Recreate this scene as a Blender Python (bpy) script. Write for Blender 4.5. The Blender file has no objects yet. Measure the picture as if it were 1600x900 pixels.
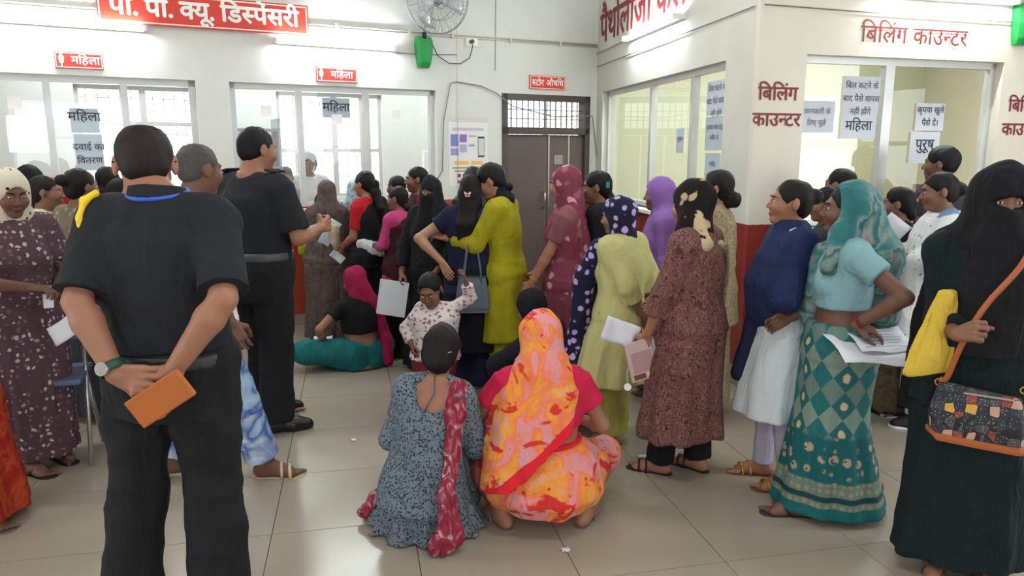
import bpy, math, random
import numpy as np
from mathutils import Vector, Matrix
random.seed(7)
SC = bpy.context.scene
COL = SC.collection

# ------------------------------------------------------------------ camera
cam_d = bpy.data.cameras.new('camera'); cam = bpy.data.objects.new('camera', cam_d); COL.objects.link(cam)
cam_d.sensor_width = 36; cam_d.lens = 25.875; cam_d.clip_start = 0.05
cam.location = (0, 0, 1.62); cam.rotation_euler = (math.radians(90 - 10.59), 0, 0)
SC.camera = cam

# ------------------------------------------------------------------ world: a bright hazy white day outside the windows
world = bpy.data.worlds.new('sky'); SC.world = world; world.use_nodes = True
bg = world.node_tree.nodes['Background']
bg.inputs[0].default_value = (0.93, 0.97, 1.0, 1); bg.inputs[1].default_value = 3.0

# ------------------------------------------------------------------ lights
def area(name, loc, target, sx, sy, power, col=(1, 1, 1)):
    l = bpy.data.lights.new(name, 'AREA'); l.shape = 'RECTANGLE'; l.size = sx; l.size_y = sy; l.energy = power; l.color = col
    o = bpy.data.objects.new(name, l); COL.objects.link(o); o.location = loc
    o.rotation_euler = (Vector(target) - Vector(loc)).to_track_quat('-Z', 'Z').to_euler()
    return o
# daylight through the hall's own windows (right wall, near wall, left wall)
area('daylight', (5.78, 2.4, 1.75), (0, 2.4, 1.2), 2.6, 1.3, 60, (0.93, 0.97, 1))
area('daylight', (5.78, -1.6, 1.75), (0, -1.6, 1.2), 2.6, 1.3, 40, (0.93, 0.97, 1))
area('daylight', (-2.6, -4.75, 1.8), (-2.6, 0, 1.2), 2.6, 1.7, 45, (0.93, 0.97, 1))
area('daylight', (2.2, -4.75, 1.8), (2.2, 0, 1.2), 2.6, 1.7, 45, (0.93, 0.97, 1))
area('daylight', (-6.2, 0.4, 1.5), (0, 0.4, 1.0), 2.6, 2.2, 50, (0.93, 0.97, 1))
# tube lights on the hall ceiling
for lx, ly in ((-3, 4.0), (0.2, 4.9), (0.2, 1.6), (3.4, 2.6), (-3, 0.8), (0.0, -1.8)):
    area('ceiling_area_light', (lx, ly, 3.5), (lx, ly, 0), 1.2, 0.12, 22, (0.97, 1.0, 0.98))
# unseen area lamps added to light the rooms behind the glass
for lx, ly in ((-4.4, 8.2), (-2.2, 9.2), (0.0, 10.3)):
    area('ceiling_area_light', (lx, ly, 3.5), (lx, ly, 0), 1.2, 0.12, 62, (0.95, 1.0, 0.97))
for lx, ly in ((2.6, 6.6), (4.6, 7.2)):
    area('ceiling_area_light', (lx, ly, 3.5), (lx, ly, 0), 1.2, 0.12, 80, (0.96, 1.0, 0.93))

SC.view_settings.view_transform = 'Standard'; SC.view_settings.look = 'None'
SC.view_settings.exposure = 0.10; SC.view_settings.gamma = 1.0
SC.view_settings.use_curve_mapping = False

# ------------------------------------------------------------------ node helper and materials
def lin(c):
    return tuple((x / 255 / 12.92) if x / 255 <= 0.04045 else ((x / 255 + 0.055) / 1.055) ** 2.4 for x in c[:3]) + (1,)

class NT:
    def __init__(s, name):
        s.m = bpy.data.materials.new(name); s.m.use_nodes = True
        s.t = s.m.node_tree; s.n = s.t.nodes; s.b = s.n['Principled BSDF']
    def node(s, typ, **kw):
        n = s.n.new(typ)
        for k, v in kw.items():
            if k.startswith('i_'):
                key = k[2:]; key = int(key) if key.isdigit() else key
                if isinstance(v, bpy.types.NodeSocket): s.t.links.new(v, n.inputs[key])
                else: n.inputs[key].default_value = v
            else: setattr(n, k, v)
        return n
    def link(s, a, b): s.t.links.new(a, b)
    def coord(s, scale=(1, 1, 1), rot=(0, 0, 0), loc=(0, 0, 0)):
        tc = s.node('ShaderNodeTexCoord'); mp = s.node('ShaderNodeMapping')
        mp.inputs['Scale'].default_value = scale; mp.inputs['Rotation'].default_value = rot; mp.inputs['Location'].default_value = loc
        s.link(tc.outputs['Object'], mp.inputs[0]); return mp.outputs[0]
    def noise(s, co, scale, detail=3, rough=.5, dist=0):
        n = s.node('ShaderNodeTexNoise'); s.link(co, n.inputs['Vector'])
        n.inputs['Scale'].default_value = scale; n.inputs['Detail'].default_value = detail
        n.inputs['Roughness'].default_value = rough; n.inputs['Distortion'].default_value = dist
        return n.outputs['Fac']
    def voro(s, co, scale, feature='F1', out='Distance', rnd=1.0):
        n = s.node('ShaderNodeTexVoronoi'); n.feature = feature; s.link(co, n.inputs['Vector'])
        n.inputs['Scale'].default_value = scale; n.inputs['Randomness'].default_value = rnd
        return n.outputs[out]
    def math(s, op, a, b=0.0, c=0.0):
        n = s.node('ShaderNodeMath', operation=op)
        for i, v in enumerate((a, b, c)):
            if isinstance(v, bpy.types.NodeSocket): s.link(v, n.inputs[i])
            else: n.inputs[i].default_value = v
        return n.outputs[0]
    def ramp(s, fac, stops, interp='LINEAR'):
        n = s.node('ShaderNodeValToRGB'); n.color_ramp.interpolation = interp; e = n.color_ramp.elements
        while len(e) < len(stops): e.new(0.5)
        for i, (p, c) in enumerate(stops):
            e[i].position = p; e[i].color = c if len(c) == 4 else tuple(c) + (1,)
        s.link(fac, n.inputs[0]); return n.outputs[0]
    def step(s, v, lo, hi):
        n = s.node('ShaderNodeMapRange'); s.link(v, n.inputs[0]); n.inputs[1].default_value = lo; n.inputs[2].default_value = hi
        return n.outputs[0]
    def mix(s, fac, a, b, mode='MIX'):
        n = s.node('ShaderNodeMix'); n.data_type = 'RGBA'; n.blend_type = mode
        for key, v in ((0, fac), (6, a), (7, b)):
            if isinstance(v, bpy.types.NodeSocket): s.link(v, n.inputs[key])
            else: n.inputs[key].default_value = v
        return n.outputs[2]
    def bump(s, h, strength=.3, dist=.01, prev=None):
        n = s.node('ShaderNodeBump'); n.inputs['Strength'].default_value = strength; n.inputs['Distance'].default_value = dist
        s.link(h, n.inputs['Height'])
        if prev is not None: s.link(prev, n.inputs['Normal'])
        return n.outputs[0]
    def done(s, col=None, rough=None, normal=None, metal=0, spec=None, **kw):
        b = s.b
        if col is not None:
            if isinstance(col, bpy.types.NodeSocket): s.link(col, b.inputs['Base Color'])
            else: b.inputs['Base Color'].default_value = col
        if rough is not None:
            if isinstance(rough, bpy.types.NodeSocket): s.link(rough, b.inputs['Roughness'])
            else: b.inputs['Roughness'].default_value = rough
        if normal is not None: s.link(normal, b.inputs['Normal'])
        b.inputs['Metallic'].default_value = metal
        if spec is not None: b.inputs['Specular IOR Level'].default_value = spec
        for k, v in kw.items(): b.inputs[k.replace('_', ' ')].default_value = v
        return s.m

_mc = {}
def plain(name, rgb, rough=.5, metal=0, var=.06, scale=8, bump=0, bscale=60, spec=None):
    key = (name, tuple(rgb), rough, metal)
    if key in _mc: return _mc[key]
    t = NT(name); co = t.coord(); c = lin(rgb)
    f = t.noise(co, scale, 4)
    col = t.mix(f, tuple(x * (1 - var) for x in c[:3]) + (1,), tuple(min(1, x * (1 + var)) for x in c[:3]) + (1,))
    nm = t.bump(t.noise(co, bscale, 3), bump, .004) if bump else None
    _mc[key] = t.done(col, rough, nm, metal, spec); return _mc[key]

def cloth_bump(t, co, wr=.5):
    fine = t.noise(co, 420, 2)
    mp = t.coord((7, 7, 2.2))
    big = t.noise(mp, 1.6, 3, .55, .8)
    b = t.bump(big, wr * .8, .06)
    return t.bump(fine, .12, .002, b)

def cloth(name, rgb, rough=.85, var=.12, wr=.5, sheen=.15):
    key = (name, tuple(rgb), wr)
    if key in _mc: return _mc[key]
    t = NT(name); co = t.coord(); c = lin(rgb)
    f = t.noise(co, 5, 4)
    col = t.mix(f, tuple(x * (1 - var) for x in c[:3]) + (1,), tuple(min(1, x * (1 + var)) for x in c[:3]) + (1,))
    m = t.done(col, rough, cloth_bump(t, co, wr), 0, .25)
    _mc[key] = m; return m

def blotch(name, stops, scale=6, dist=1.5, detail=3, stretch=(1, 1, 1), rough=.8, wr=.4, interp='LINEAR', rot=(0, 0, 0)):
    t = NT(name); co = t.coord(stretch, rot)
    f = t.noise(co, scale, detail, .5, dist)
    f = t.step(f, .28, .72)
    col = t.ramp(f, [(p, lin(c)) for p, c in stops], interp)
    return t.done(col, rough, cloth_bump(t, t.coord(), wr), 0, .25)

def spots(name, base, spot, scale=18, size=.33, warp=.4, spot2=None, rough=.85, wr=.4, rnd=.8):
    t = NT(name); co = t.coord()
    nz = t.node('ShaderNodeTexNoise'); t.link(co, nz.inputs['Vector']); nz.inputs['Scale'].default_value = scale * 1.3
    mp = t.node('ShaderNodeVectorMath', operation='SCALE'); t.link(nz.outputs['Color'], mp.inputs[0]); mp.inputs['Scale'].default_value = warp / scale
    ad = t.node('ShaderNodeVectorMath', operation='ADD'); t.link(co, ad.inputs[0]); t.link(mp.outputs[0], ad.inputs[1])
    d = t.voro(ad.outputs[0], scale, rnd=rnd)
    f = t.step(d, size + .04, size - .04)
    sc = lin(spot)
    if spot2 is not None:
        r = t.voro(ad.outputs[0], scale, out='Color', rnd=rnd)
        sp = t.node('ShaderNodeSeparateColor'); t.link(r, sp.inputs[0])
        sc = t.mix(t.step(sp.outputs[0], .45, .55), lin(spot), lin(spot2))
    col = t.mix(f, lin(base), sc)
    return t.done(col, rough, cloth_bump(t, co, wr), 0, .25)

def emis(name, rgb, strength):
    t = NT(name); b = t.b; b.inputs['Base Color'].default_value = (.9, .9, .9, 1)
    b.inputs['Emission Color'].default_value = lin(rgb); b.inputs['Emission Strength'].default_value = strength
    return t.m

def glass(name, tint=(1, 1, 1), refl=1.0, haze=0.0):
    t = NT(name); t.n.remove(t.b); out = t.n['Material Output']
    tr = t.node('ShaderNodeBsdfTransparent', i_Color=tuple(tint) + (1,))
    gl = t.node('ShaderNodeBsdfGlossy', i_Roughness=0.01)
    fr = t.node('ShaderNodeFresnel', i_IOR=1.5)
    # two faces of a pane: roughly doubled reflectance
    f = t.math('MULTIPLY', fr.outputs[0], 1.6 * refl)
    f = t.math('MINIMUM', f, 1.0)
    mx = t.node('ShaderNodeMixShader'); t.link(f, mx.inputs[0]); t.link(tr.outputs[0], mx.inputs[1]); t.link(gl.outputs[0], mx.inputs[2])
    last = mx
    if haze:
        df = t.node('ShaderNodeBsdfDiffuse', i_Color=(.75, .78, .76, 1))
        m2 = t.node('ShaderNodeMixShader', i_0=haze); t.link(mx.outputs[0], m2.inputs[1]); t.link(df.outputs[0], m2.inputs[2]); last = m2
    t.link(last.outputs[0], out.inputs[0]); return t.m

# ------------------------------------------------------------------ mesh helpers
def tag(o, label=None, cat=None, group=None, kind=None):
    if label: o['label'] = label
    if cat: o['category'] = cat
    if group: o['group'] = group
    if kind: o['kind'] = kind
    return o
def empty(name, loc=(0, 0, 0), rz=0, label=None, cat=None, group=None, kind=None):
    o = bpy.data.objects.new(name, None); COL.objects.link(o); o.location = loc; o.rotation_euler = (0, 0, rz)
    o.empty_display_size = .1
    return tag(o, label, cat, group, kind)
def mk(name, verts, faces, mat, parent=None, smooth=False):
    me = bpy.data.meshes.new(name); me.from_pydata([tuple(v) for v in verts], [], faces); me.update()
    if mat is not None: me.materials.append(mat)
    if smooth: me.polygons.foreach_set('use_smooth', [True] * len(me.polygons))
    o = bpy.data.objects.new(name, me); COL.objects.link(o); o.parent = parent
    return o
class MB:
    """collects simple solids into one mesh"""
    def __init__(s): s.v = []; s.f = []
    def add(s, vs, fs):
        n = len(s.v); s.v += [tuple(v) for v in vs]; s.f += [tuple(i + n for i in f) for f in fs]; return s
    def box(s, lo, hi, M=None):
        x0, y0, z0 = lo; x1, y1, z1 = hi
        vs = [Vector(p) for p in ((x0,y0,z0),(x1,y0,z0),(x1,y1,z0),(x0,y1,z0),(x0,y0,z1),(x1,y0,z1),(x1,y1,z1),(x0,y1,z1))]
        if M is not None: vs = [M @ v for v in vs]
        return s.add(vs, [(0,3,2,1),(4,5,6,7),(0,1,5,4),(1,2,6,5),(2,3,7,6),(3,0,4,7)])
    def tube(s, pts, r, seg=8, closed=False, cap=True):
        pts = [Vector(p) for p in pts]; n = len(pts); rs = r if isinstance(r, (list, tuple)) else [r] * n
        vs = []; up = None
        for i, p in enumerate(pts):
            if closed: d = pts[(i + 1) % n] - pts[i - 1]
            else: d = pts[min(i + 1, n - 1)] - pts[max(i - 1, 0)]
            d.normalize()
            if up is None: up = d.orthogonal().normalized()
            else:
                up = (up - d * up.dot(d)); up = up.normalized() if up.length > 1e-6 else d.orthogonal().normalized()
            w = d.cross(up)
            for k in range(seg):
                a = 2 * math.pi * k / seg; vs.append(p + (up * math.cos(a) + w * math.sin(a)) * rs[i])
        fs = []
        m = n if closed else n - 1
        for i in range(m):
            j = (i + 1) % n
            for k in range(seg):
                fs.append((i * seg + k, i * seg + (k + 1) % seg, j * seg + (k + 1) % seg, j * seg + k))
        if cap and not closed:
            fs.append(tuple(range(seg))[::-1]); fs.append(tuple((n - 1) * seg + k for k in range(seg)))
        return s.add(vs, fs)
    def sheet(s, grid, th, nrm=None):
        """grid: rows of points; thick sheet"""
        R = len(grid); C = len(grid[0]); G = [[Vector(p) for p in row] for row in grid]
        def nn(i, j):
            if nrm is not None: return Vector(nrm)
            a = G[min(i + 1, R - 1)][j] - G[max(i - 1, 0)][j]; b = G[i][min(j + 1, C - 1)] - G[i][max(j - 1, 0)]
            v = a.cross(b); return v.normalized() if v.length > 1e-9 else Vector((0, 0, 1))
        vs = []
        for sg in (0.5, -0.5):
            for i in range(R):
                for j in range(C): vs.append(G[i][j] + nn(i, j) * th * sg)
        N = R * C; fs = []
        for i in range(R - 1):
            for j in range(C - 1):
                a, b, c, d = i * C + j, i * C + j + 1, (i + 1) * C + j + 1, (i + 1) * C + j
                fs.append((a, d, c, b)); fs.append((a + N, b + N, c + N, d + N))
        edge = [j for j in range(C)] + [i * C + C - 1 for i in range(1, R)] + [(R - 1) * C + j for j in range(C - 2, -1, -1)] + [i * C for i in range(R - 2, 0, -1)]
        for q in range(len(edge)):
            a, b = edge[q], edge[(q + 1) % len(edge)]; fs.append((a, b, b + N, a + N))
        return s.add(vs, fs)
    def build(s, name, mat, parent=None, smooth=False, bevel=0):
        o = mk(name, s.v, s.f, mat, parent, smooth)
        if bevel:
            b = o.modifiers.new('bevel', 'BEVEL'); b.width = bevel; b.segments = 2; b.limit_method = 'ANGLE'
        return o

# ------------------------------------------------------------------ lettering (Devanagari, assembled letter by letter)
def text_mesh(name, lines, size, mat, M, parent=None, weight=0.0, align='C', gap=1.25, depth=.0015, half_cut=.70, shear=0.0):
    """lines: list of lines; a line is a list of strings, a string starting with '~' is a half letter (its stem cut off)"""
    made = []
    for li, line in enumerate(lines):
        V = []; F = []
        if isinstance(line, str): line = [line]
        x = 0.0; parts = []
        for seg in line:
            half = seg.startswith('~'); s = seg[1:] if half else seg
            if s == ' ': x += .30; continue
            cu = bpy.data.curves.new('lettering', 'FONT'); cu.body = s; cu.size = 1.0; cu.resolution_u = 3
            ob = bpy.data.objects.new('lettering', cu); COL.objects.link(ob)
            dg = bpy.context.evaluated_depsgraph_get()
            me = bpy.data.meshes.new_from_object(ob.evaluated_get(dg))
            vs = np.array([v.co[:] for v in me.vertices]) if len(me.vertices) else np.zeros((0, 3))
            fs = [tuple(p.vertices) for p in me.polygons]
            if len(vs):
                w = vs[:, 0].max()
                if half:
                    cut = w * half_cut
                    vs[:, 0] = np.minimum(vs[:, 0], cut)
                    w = cut
                vs[:, 0] += x; parts.append((vs, fs)); x += w - .01
            bpy.data.objects.remove(ob); bpy.data.curves.remove(cu); bpy.data.meshes.remove(me)
        off = -x / 2 if align == 'C' else 0
        for vs, fs in parts:
            n = len(V)
            for v in vs: V.append(((v[0] + off + shear * v[1]) * size, (v[1] - li * gap) * size, 0.0))
            F += [tuple(i + n for i in f) for f in fs]
        # broad brush: the same strokes laid a little apart
        wd = weight * size; V2 = []; F2 = []; n = len(V)
        for q, (ox, oy) in enumerate(((0, 0), (wd, 0), (-wd, 0), (0, wd), (0, -wd)) if weight else ((0, 0),)):
            V2 += [M @ Vector((a + ox, b + oy, depth + .00012 * q)) for a, b, c in V]; F2 += [tuple(i + n * q for i in f) for f in F]
        made.append(mk(name, V2, F2, mat, parent))
    return made
# ================================================================== figure toolkit: implicit surfaces -> meshes
f32 = np.float32
def V3(*a): return np.array(a, dtype=float)
def nrm(v): v = np.array(v, float); return v / (np.linalg.norm(v) + 1e-9)
def rotx(a): c, s = math.cos(a), math.sin(a); return np.array([[1,0,0],[0,c,-s],[0,s,c]])
def roty(a): c, s = math.cos(a), math.sin(a); return np.array([[c,0,s],[0,1,0],[-s,0,c]])
def rotz(a): c, s = math.cos(a), math.sin(a); return np.array([[c,-s,0],[s,c,0],[0,0,1]])
D = math.radians

class SDF:
    def __init__(s): s.p = []
    def cap(s, a, b, ra, rb=None, k=.02, flat=None, op='u', blunt=False):
        a = np.array(a, float); b = np.array(b, float); rb = ra if rb is None else rb
        r = max(ra, rb); lo = np.minimum(a, b) - r; hi = np.maximum(a, b) + r
        ba = b - a; L2 = float(ba @ ba) + 1e-12; L = math.sqrt(L2)
        def fn(X, Y, Z):
            px, py, pz = X - a[0], Y - a[1], Z - a[2]
            t0 = (px * ba[0] + py * ba[1] + pz * ba[2]) / L2
            t = np.clip(t0, 0, 1)
            dx, dy, dz = px - t * ba[0], py - t * ba[1], pz - t * ba[2]
            if blunt: dx, dy, dz = px - t0 * ba[0], py - t0 * ba[1], pz - t0 * ba[2]
            d2 = dx * dx + dy * dy + dz * dz
            if flat is not None:
                n, f = flat; c = dx * n[0] + dy * n[1] + dz * n[2]; d2 = d2 + (f * f - 1) * c * c
            d = np.sqrt(d2) - (ra + t * (rb - ra))
            if blunt: d = np.maximum(d, np.maximum(-t0 * L, (t0 - 1) * L))
            return d
        s.p.append((op, lo, hi, fn, k)); return s
    def ell(s, c, r, R=None, k=.02, op='u'):
        c = np.array(c, float); r = np.array(r, float); R = np.eye(3) if R is None else R
        ext = np.sqrt(((R * r) ** 2).sum(1)); lo = c - ext; hi = c + ext
        def fn(X, Y, Z):
            px, py, pz = X - c[0], Y - c[1], Z - c[2]
            q = [px * R[0, i] + py * R[1, i] + pz * R[2, i] for i in range(3)]
            k0 = np.sqrt(sum((q[i] / r[i]) ** 2 for i in range(3))) + 1e-6
            k1 = np.sqrt(sum((q[i] / r[i] ** 2) ** 2 for i in range(3))) + 1e-6
            return k0 * (k0 - 1) / k1
        s.p.append((op, lo, hi, fn, k)); return s
    def loft(s, o, R, prof, k=.02, op='u', fold=None, e=2.0, capk=0.0):
        """prof rows (z, cx, cy, a, b); fold=(n, amp_bottom, amp_top, phase)"""
        P = np.array(sorted(prof), float); o = np.array(o, float)
        am = P[:, 3].max() * 1.08 + np.abs(P[:, 1]).max(); bm = P[:, 4].max() * 1.08 + np.abs(P[:, 2]).max()
        cs = np.array([[x, y, z] for x in (-am, am) for y in (-bm, bm) for z in (P[0, 0], P[-1, 0])]) @ R.T + o
        lo = cs.min(0); hi = cs.max(0)
        def fn(X, Y, Z):
            px, py, pz = X - o[0], Y - o[1], Z - o[2]
            x = px * R[0, 0] + py * R[1, 0] + pz * R[2, 0]; y = px * R[0, 1] + py * R[1, 1] + pz * R[2, 1]; z = px * R[0, 2] + py * R[1, 2] + pz * R[2, 2]
            z = z + 0 * x + 0 * y
            # smooth interpolation of the sections
            zz = P[:, 0]; idx = np.clip(np.searchsorted(zz, z.ravel()) - 1, 0, len(zz) - 2).reshape(z.shape)
            t = np.clip((z - zz[idx]) / (zz[idx + 1] - zz[idx]), 0, 1); t = t * t * (3 - 2 * t) * .45 + t * .55
            cx, cy, a, b = (P[idx, i] * (1 - t) + P[idx + 1, i] * t for i in (1, 2, 3, 4))
            dx, dy = x - cx, y - cy
            if fold is not None:
                n, a0, a1, ph = fold; th = np.arctan2(dy / b, dx / a); tz = np.clip((z - zz[0]) / (zz[-1] - zz[0]), 0, 1)
                g = 1 + (a0 * (1 - tz) + a1 * tz) * (np.cos(n * th + ph + 1.3 * np.sin(2 * th + ph)) * .7 + .3 * np.cos((n + 4) * th - ph))
                a = a * g; b = b * g
            if e == 2.0: k0 = np.sqrt((dx / a) ** 2 + (dy / b) ** 2) + 1e-6
            else: k0 = (np.abs(dx / a) ** e + np.abs(dy / b) ** e) ** (1 / e) + 1e-6
            k1 = np.sqrt((dx / a ** 2) ** 2 + (dy / b ** 2) ** 2) + 1e-6
            d = k0 * (k0 - 1) / k1
            d = np.where(k0 < .2, -np.minimum(a, b) * (1 - k0), d)
            return np.maximum(d, np.maximum(z - zz[-1], zz[0] - z))
        s.p.append((op, lo, hi, fn, k)); return s
    def plane(s, n, p, k=.004):
        """keep the side the normal points away from"""
        n = nrm(n); dd = float(n @ np.array(p, float))
        s.p.append(('i', None, None, lambda X, Y, Z: X * n[0] + Y * n[1] + Z * n[2] - dd, k)); return s
    def bounds(s):
        u = [(p[1], p[2]) for p in s.p if p[0] == 'u']
        return np.min([a for a, b in u], 0), np.max([b for a, b in u], 0)
    def field(s, lo, hi, h):
        n = np.ceil((hi - lo) / h).astype(int) + 1
        ax = [(lo[i] + h * np.arange(n[i])).astype(f32) for i in range(3)]
        F = np.full(n, 1.0, f32)
        for op, l, u, fn, k in s.p:
            if l is None: sl = [slice(0, m) for m in n]
            else:
                m = k + 3 * h
                a = np.clip(np.floor((l - m - lo) / h).astype(int), 0, n); b = np.clip(np.ceil((u + m - lo) / h).astype(int) + 1, 0, n)
                if (b <= a).any(): continue
                sl = [slice(a[i], b[i]) for i in range(3)]
            X = ax[0][sl[0]][:, None, None]; Y = ax[1][sl[1]][None, :, None]; Z = ax[2][sl[2]][None, None, :]
            d = fn(X, Y, Z); G = F[tuple(sl)]
            if op == 'u':
                hh = np.clip(.5 + .5 * (G - d) / k, 0, 1); R_ = G + (d - G) * hh - k * hh * (1 - hh)
            elif op == 's':
                d = -d; hh = np.clip(.5 - .5 * (G - d) / k, 0, 1); R_ = G + (d - G) * hh + k * hh * (1 - hh)
            else:
                hh = np.clip(.5 - .5 * (G - d) / k, 0, 1); R_ = G + (d - G) * hh + k * hh * (1 - hh)
            F[tuple(sl)] = R_
        return F
    def mesh(s, h, box=None, smooth=1):
        if box is None:
            lo, hi = s.bounds(); lo = lo - 3 * h; hi = hi + 3 * h
        else: lo, hi = box
        V, Q = surfnet(s.field(lo, hi, h), lo, h)
        return relax(V, Q, smooth), Q

def surfnet(F, lo, h):
    S = F < 0; n = np.array(F.shape)
    def c(dx, dy, dz, A): return A[dx:n[0] - 1 + dx, dy:n[1] - 1 + dy, dz:n[2] - 1 + dz]
    tot = sum(c(i, j, k, S).astype(np.int8) for i in (0, 1) for j in (0, 1) for k in (0, 1))
    act = (tot > 0) & (tot < 8); I = np.argwhere(act)
    if len(I) == 0: return np.zeros((0, 3)), np.zeros((0, 4), int)
    idx = -np.ones(act.shape, np.int64); idx[tuple(I.T)] = np.arange(len(I))
    acc = np.zeros((len(I), 3)); cnt = np.zeros(len(I))
    for axis in range(3):
        o1, o2 = [a for a in range(3) if a != axis]
        for p in (0, 1):
            for q in (0, 1):
                A = I.copy(); A[:, o1] += p; A[:, o2] += q; B = A.copy(); B[:, axis] += 1
                fa = F[tuple(A.T)]; fb = F[tuple(B.T)]; m = (fa < 0) != (fb < 0)
                t = fa[m] / (fa[m] - fb[m]); pt = A[m].astype(float); pt[:, axis] += t
                acc[m] += pt; cnt[m] += 1
    V = acc / cnt[:, None] * h + lo
    Q = []
    for axis in range(3):
        o1, o2 = (axis + 1) % 3, (axis + 2) % 3
        sa = [slice(0, n[i]) for i in range(3)]; sb = list(sa)
        sa[axis] = slice(0, n[axis] - 1); sb[axis] = slice(1, n[axis])
        m = S[tuple(sa)] != S[tuple(sb)]
        E = np.argwhere(m); E = E[(E[:, o1] > 0) & (E[:, o2] > 0) & (E[:, o1] < n[o1] - 1) & (E[:, o2] < n[o2] - 1)]
        ins = S[tuple(E.T)]
        def g(d1, d2):
            C = E.copy(); C[:, o1] -= d1; C[:, o2] -= d2; return idx[tuple(C.T)]
        q = np.stack([g(1, 1), g(0, 1), g(0, 0), g(1, 0)], 1)
        q[~ins] = q[~ins][:, ::-1]; Q.append(q)
    return V, np.concatenate(Q)

def relax(V, Q, it):
    if len(Q) == 0: return V
    e = np.concatenate([Q[:, [0, 1]], Q[:, [1, 2]], Q[:, [2, 3]], Q[:, [3, 0]]]); N = len(V)
    for _ in range(it):
        A = np.stack([np.bincount(e[:, 0], V[e[:, 1], i], N) + np.bincount(e[:, 1], V[e[:, 0], i], N) for i in range(3)], 1)
        c = np.bincount(e[:, 0], minlength=N) + np.bincount(e[:, 1], minlength=N)
        V = V * .5 + .5 * A / np.maximum(c, 1)[:, None]
    return V
def vnormals(V, Q):
    n = np.cross(V[Q[:, 2]] - V[Q[:, 0]], V[Q[:, 3]] - V[Q[:, 1]]); N = len(V)
    A = sum(np.stack([np.bincount(Q[:, j], n[:, i], N) for i in range(3)], 1) for j in range(4))
    return A / (np.linalg.norm(A, axis=1)[:, None] + 1e-12)
def wrinkle(V, Q, amp, fr=22.0, seed=0, st=(1, 1, .45)):
    r = np.random.RandomState(seed); n = vnormals(V, Q); P = V * np.array(st); d = np.zeros(len(V))
    W = P + .03 * np.sin(P[:, [1, 2, 0]] * 11 + r.rand(3) * 6)
    for i in range(7):
        k = nrm(r.randn(3)) * fr * (1 + .35 * i); d += (1 - 2 * np.abs(np.sin(W @ k * .6 + r.rand() * 6.28))) / (1 + .35 * i)
    return V + n * (amp * 1.5 * d / 2.0)[:, None]
def meshobj(name, V, Q, mat, parent, scale=1.0, tint=None):
    V = np.asarray(V) * scale
    me = bpy.data.meshes.new(name); me.vertices.add(len(V)); me.vertices.foreach_set('co', V.astype(f32).ravel())
    me.loops.add(len(Q) * 4); me.loops.foreach_set('vertex_index', Q.astype(np.int32).ravel())
    me.polygons.add(len(Q)); me.polygons.foreach_set('loop_start', np.arange(len(Q), dtype=np.int32) * 4)
    me.polygons.foreach_set('use_smooth', np.ones(len(Q), bool)); me.update(); me.validate()
    if tint is not None:
        at = me.attributes.new('tint', 'FLOAT', 'POINT'); at.data.foreach_set('value', tint.astype(f32))
    me.materials.append(mat)
    o = bpy.data.objects.new(name, me); COL.objects.link(o); o.parent = parent; return o

def skin_mat(rgb):
    key = ('skin', tuple(rgb))
    if key in _mc: return _mc[key]
    t = NT('skin'); co = t.coord(); c = lin(rgb)
    at = t.node('ShaderNodeAttribute', attribute_name='tint')
    f = t.noise(co, 14, 4)
    base = t.mix(f, tuple(x * .9 for x in c[:3]) + (1,), tuple(x * 1.1 for x in c[:3]) + (1,))
    lip = (c[0] * .72, c[1] * .42, c[2] * .45, 1)
    col = t.mix(at.outputs['Fac'], base, lip)
    m = t.done(col, .52, t.bump(t.noise(co, 160, 2), .08, .002), 0, .4, Subsurface_Weight=.06, Subsurface_Scale=.01)
    _mc[key] = m; return m
def hair_mat(rgb=(20, 17, 17)):
    key = ('hair', tuple(rgb))
    if key in _mc: return _mc[key]
    t = NT('hair'); co = t.coord((60, 60, 9)); c = lin(rgb)
    f = t.noise(co, 3, 4, .6, .6)
    col = t.mix(f, tuple(x * .5 for x in c[:3]) + (1,), tuple(x * 1.7 for x in c[:3]) + (1,))
    m = t.done(col, .55, t.bump(f, .5, .005), 0, .22); _mc[key] = m; return m
EYE_W = plain('eye_white', (226, 220, 212), .2); EYE_I = plain('iris', (38, 24, 18), .12)
RUBBER = plain('sandal_sole', (44, 40, 42), .7, bump=.2); STRAPM = plain('sandal_strap', (24, 22, 24), .5)
GOLD = plain('gold', (214, 160, 60), .3, 1)

def sphere_v(c, r, M=None, nu=10, nv=7):
    vs = []; fs = []
    for i in range(nv + 1):
        ph = math.pi * i / nv
        for j in range(nu):
            a = 2 * math.pi * j / nu; vs.append(np.array((math.sin(ph) * math.cos(a) * r[0], math.sin(ph) * math.sin(a) * r[1], math.cos(ph) * r[2])))
    if M is not None: vs = [M @ v for v in vs]
    vs = [v + c for v in vs]
    for i in range(nv):
        for j in range(nu): fs.append((i * nu + j, (i + 1) * nu + j, (i + 1) * nu + (j + 1) % nu, i * nu + (j + 1) % nu))
    return vs, fs

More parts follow.
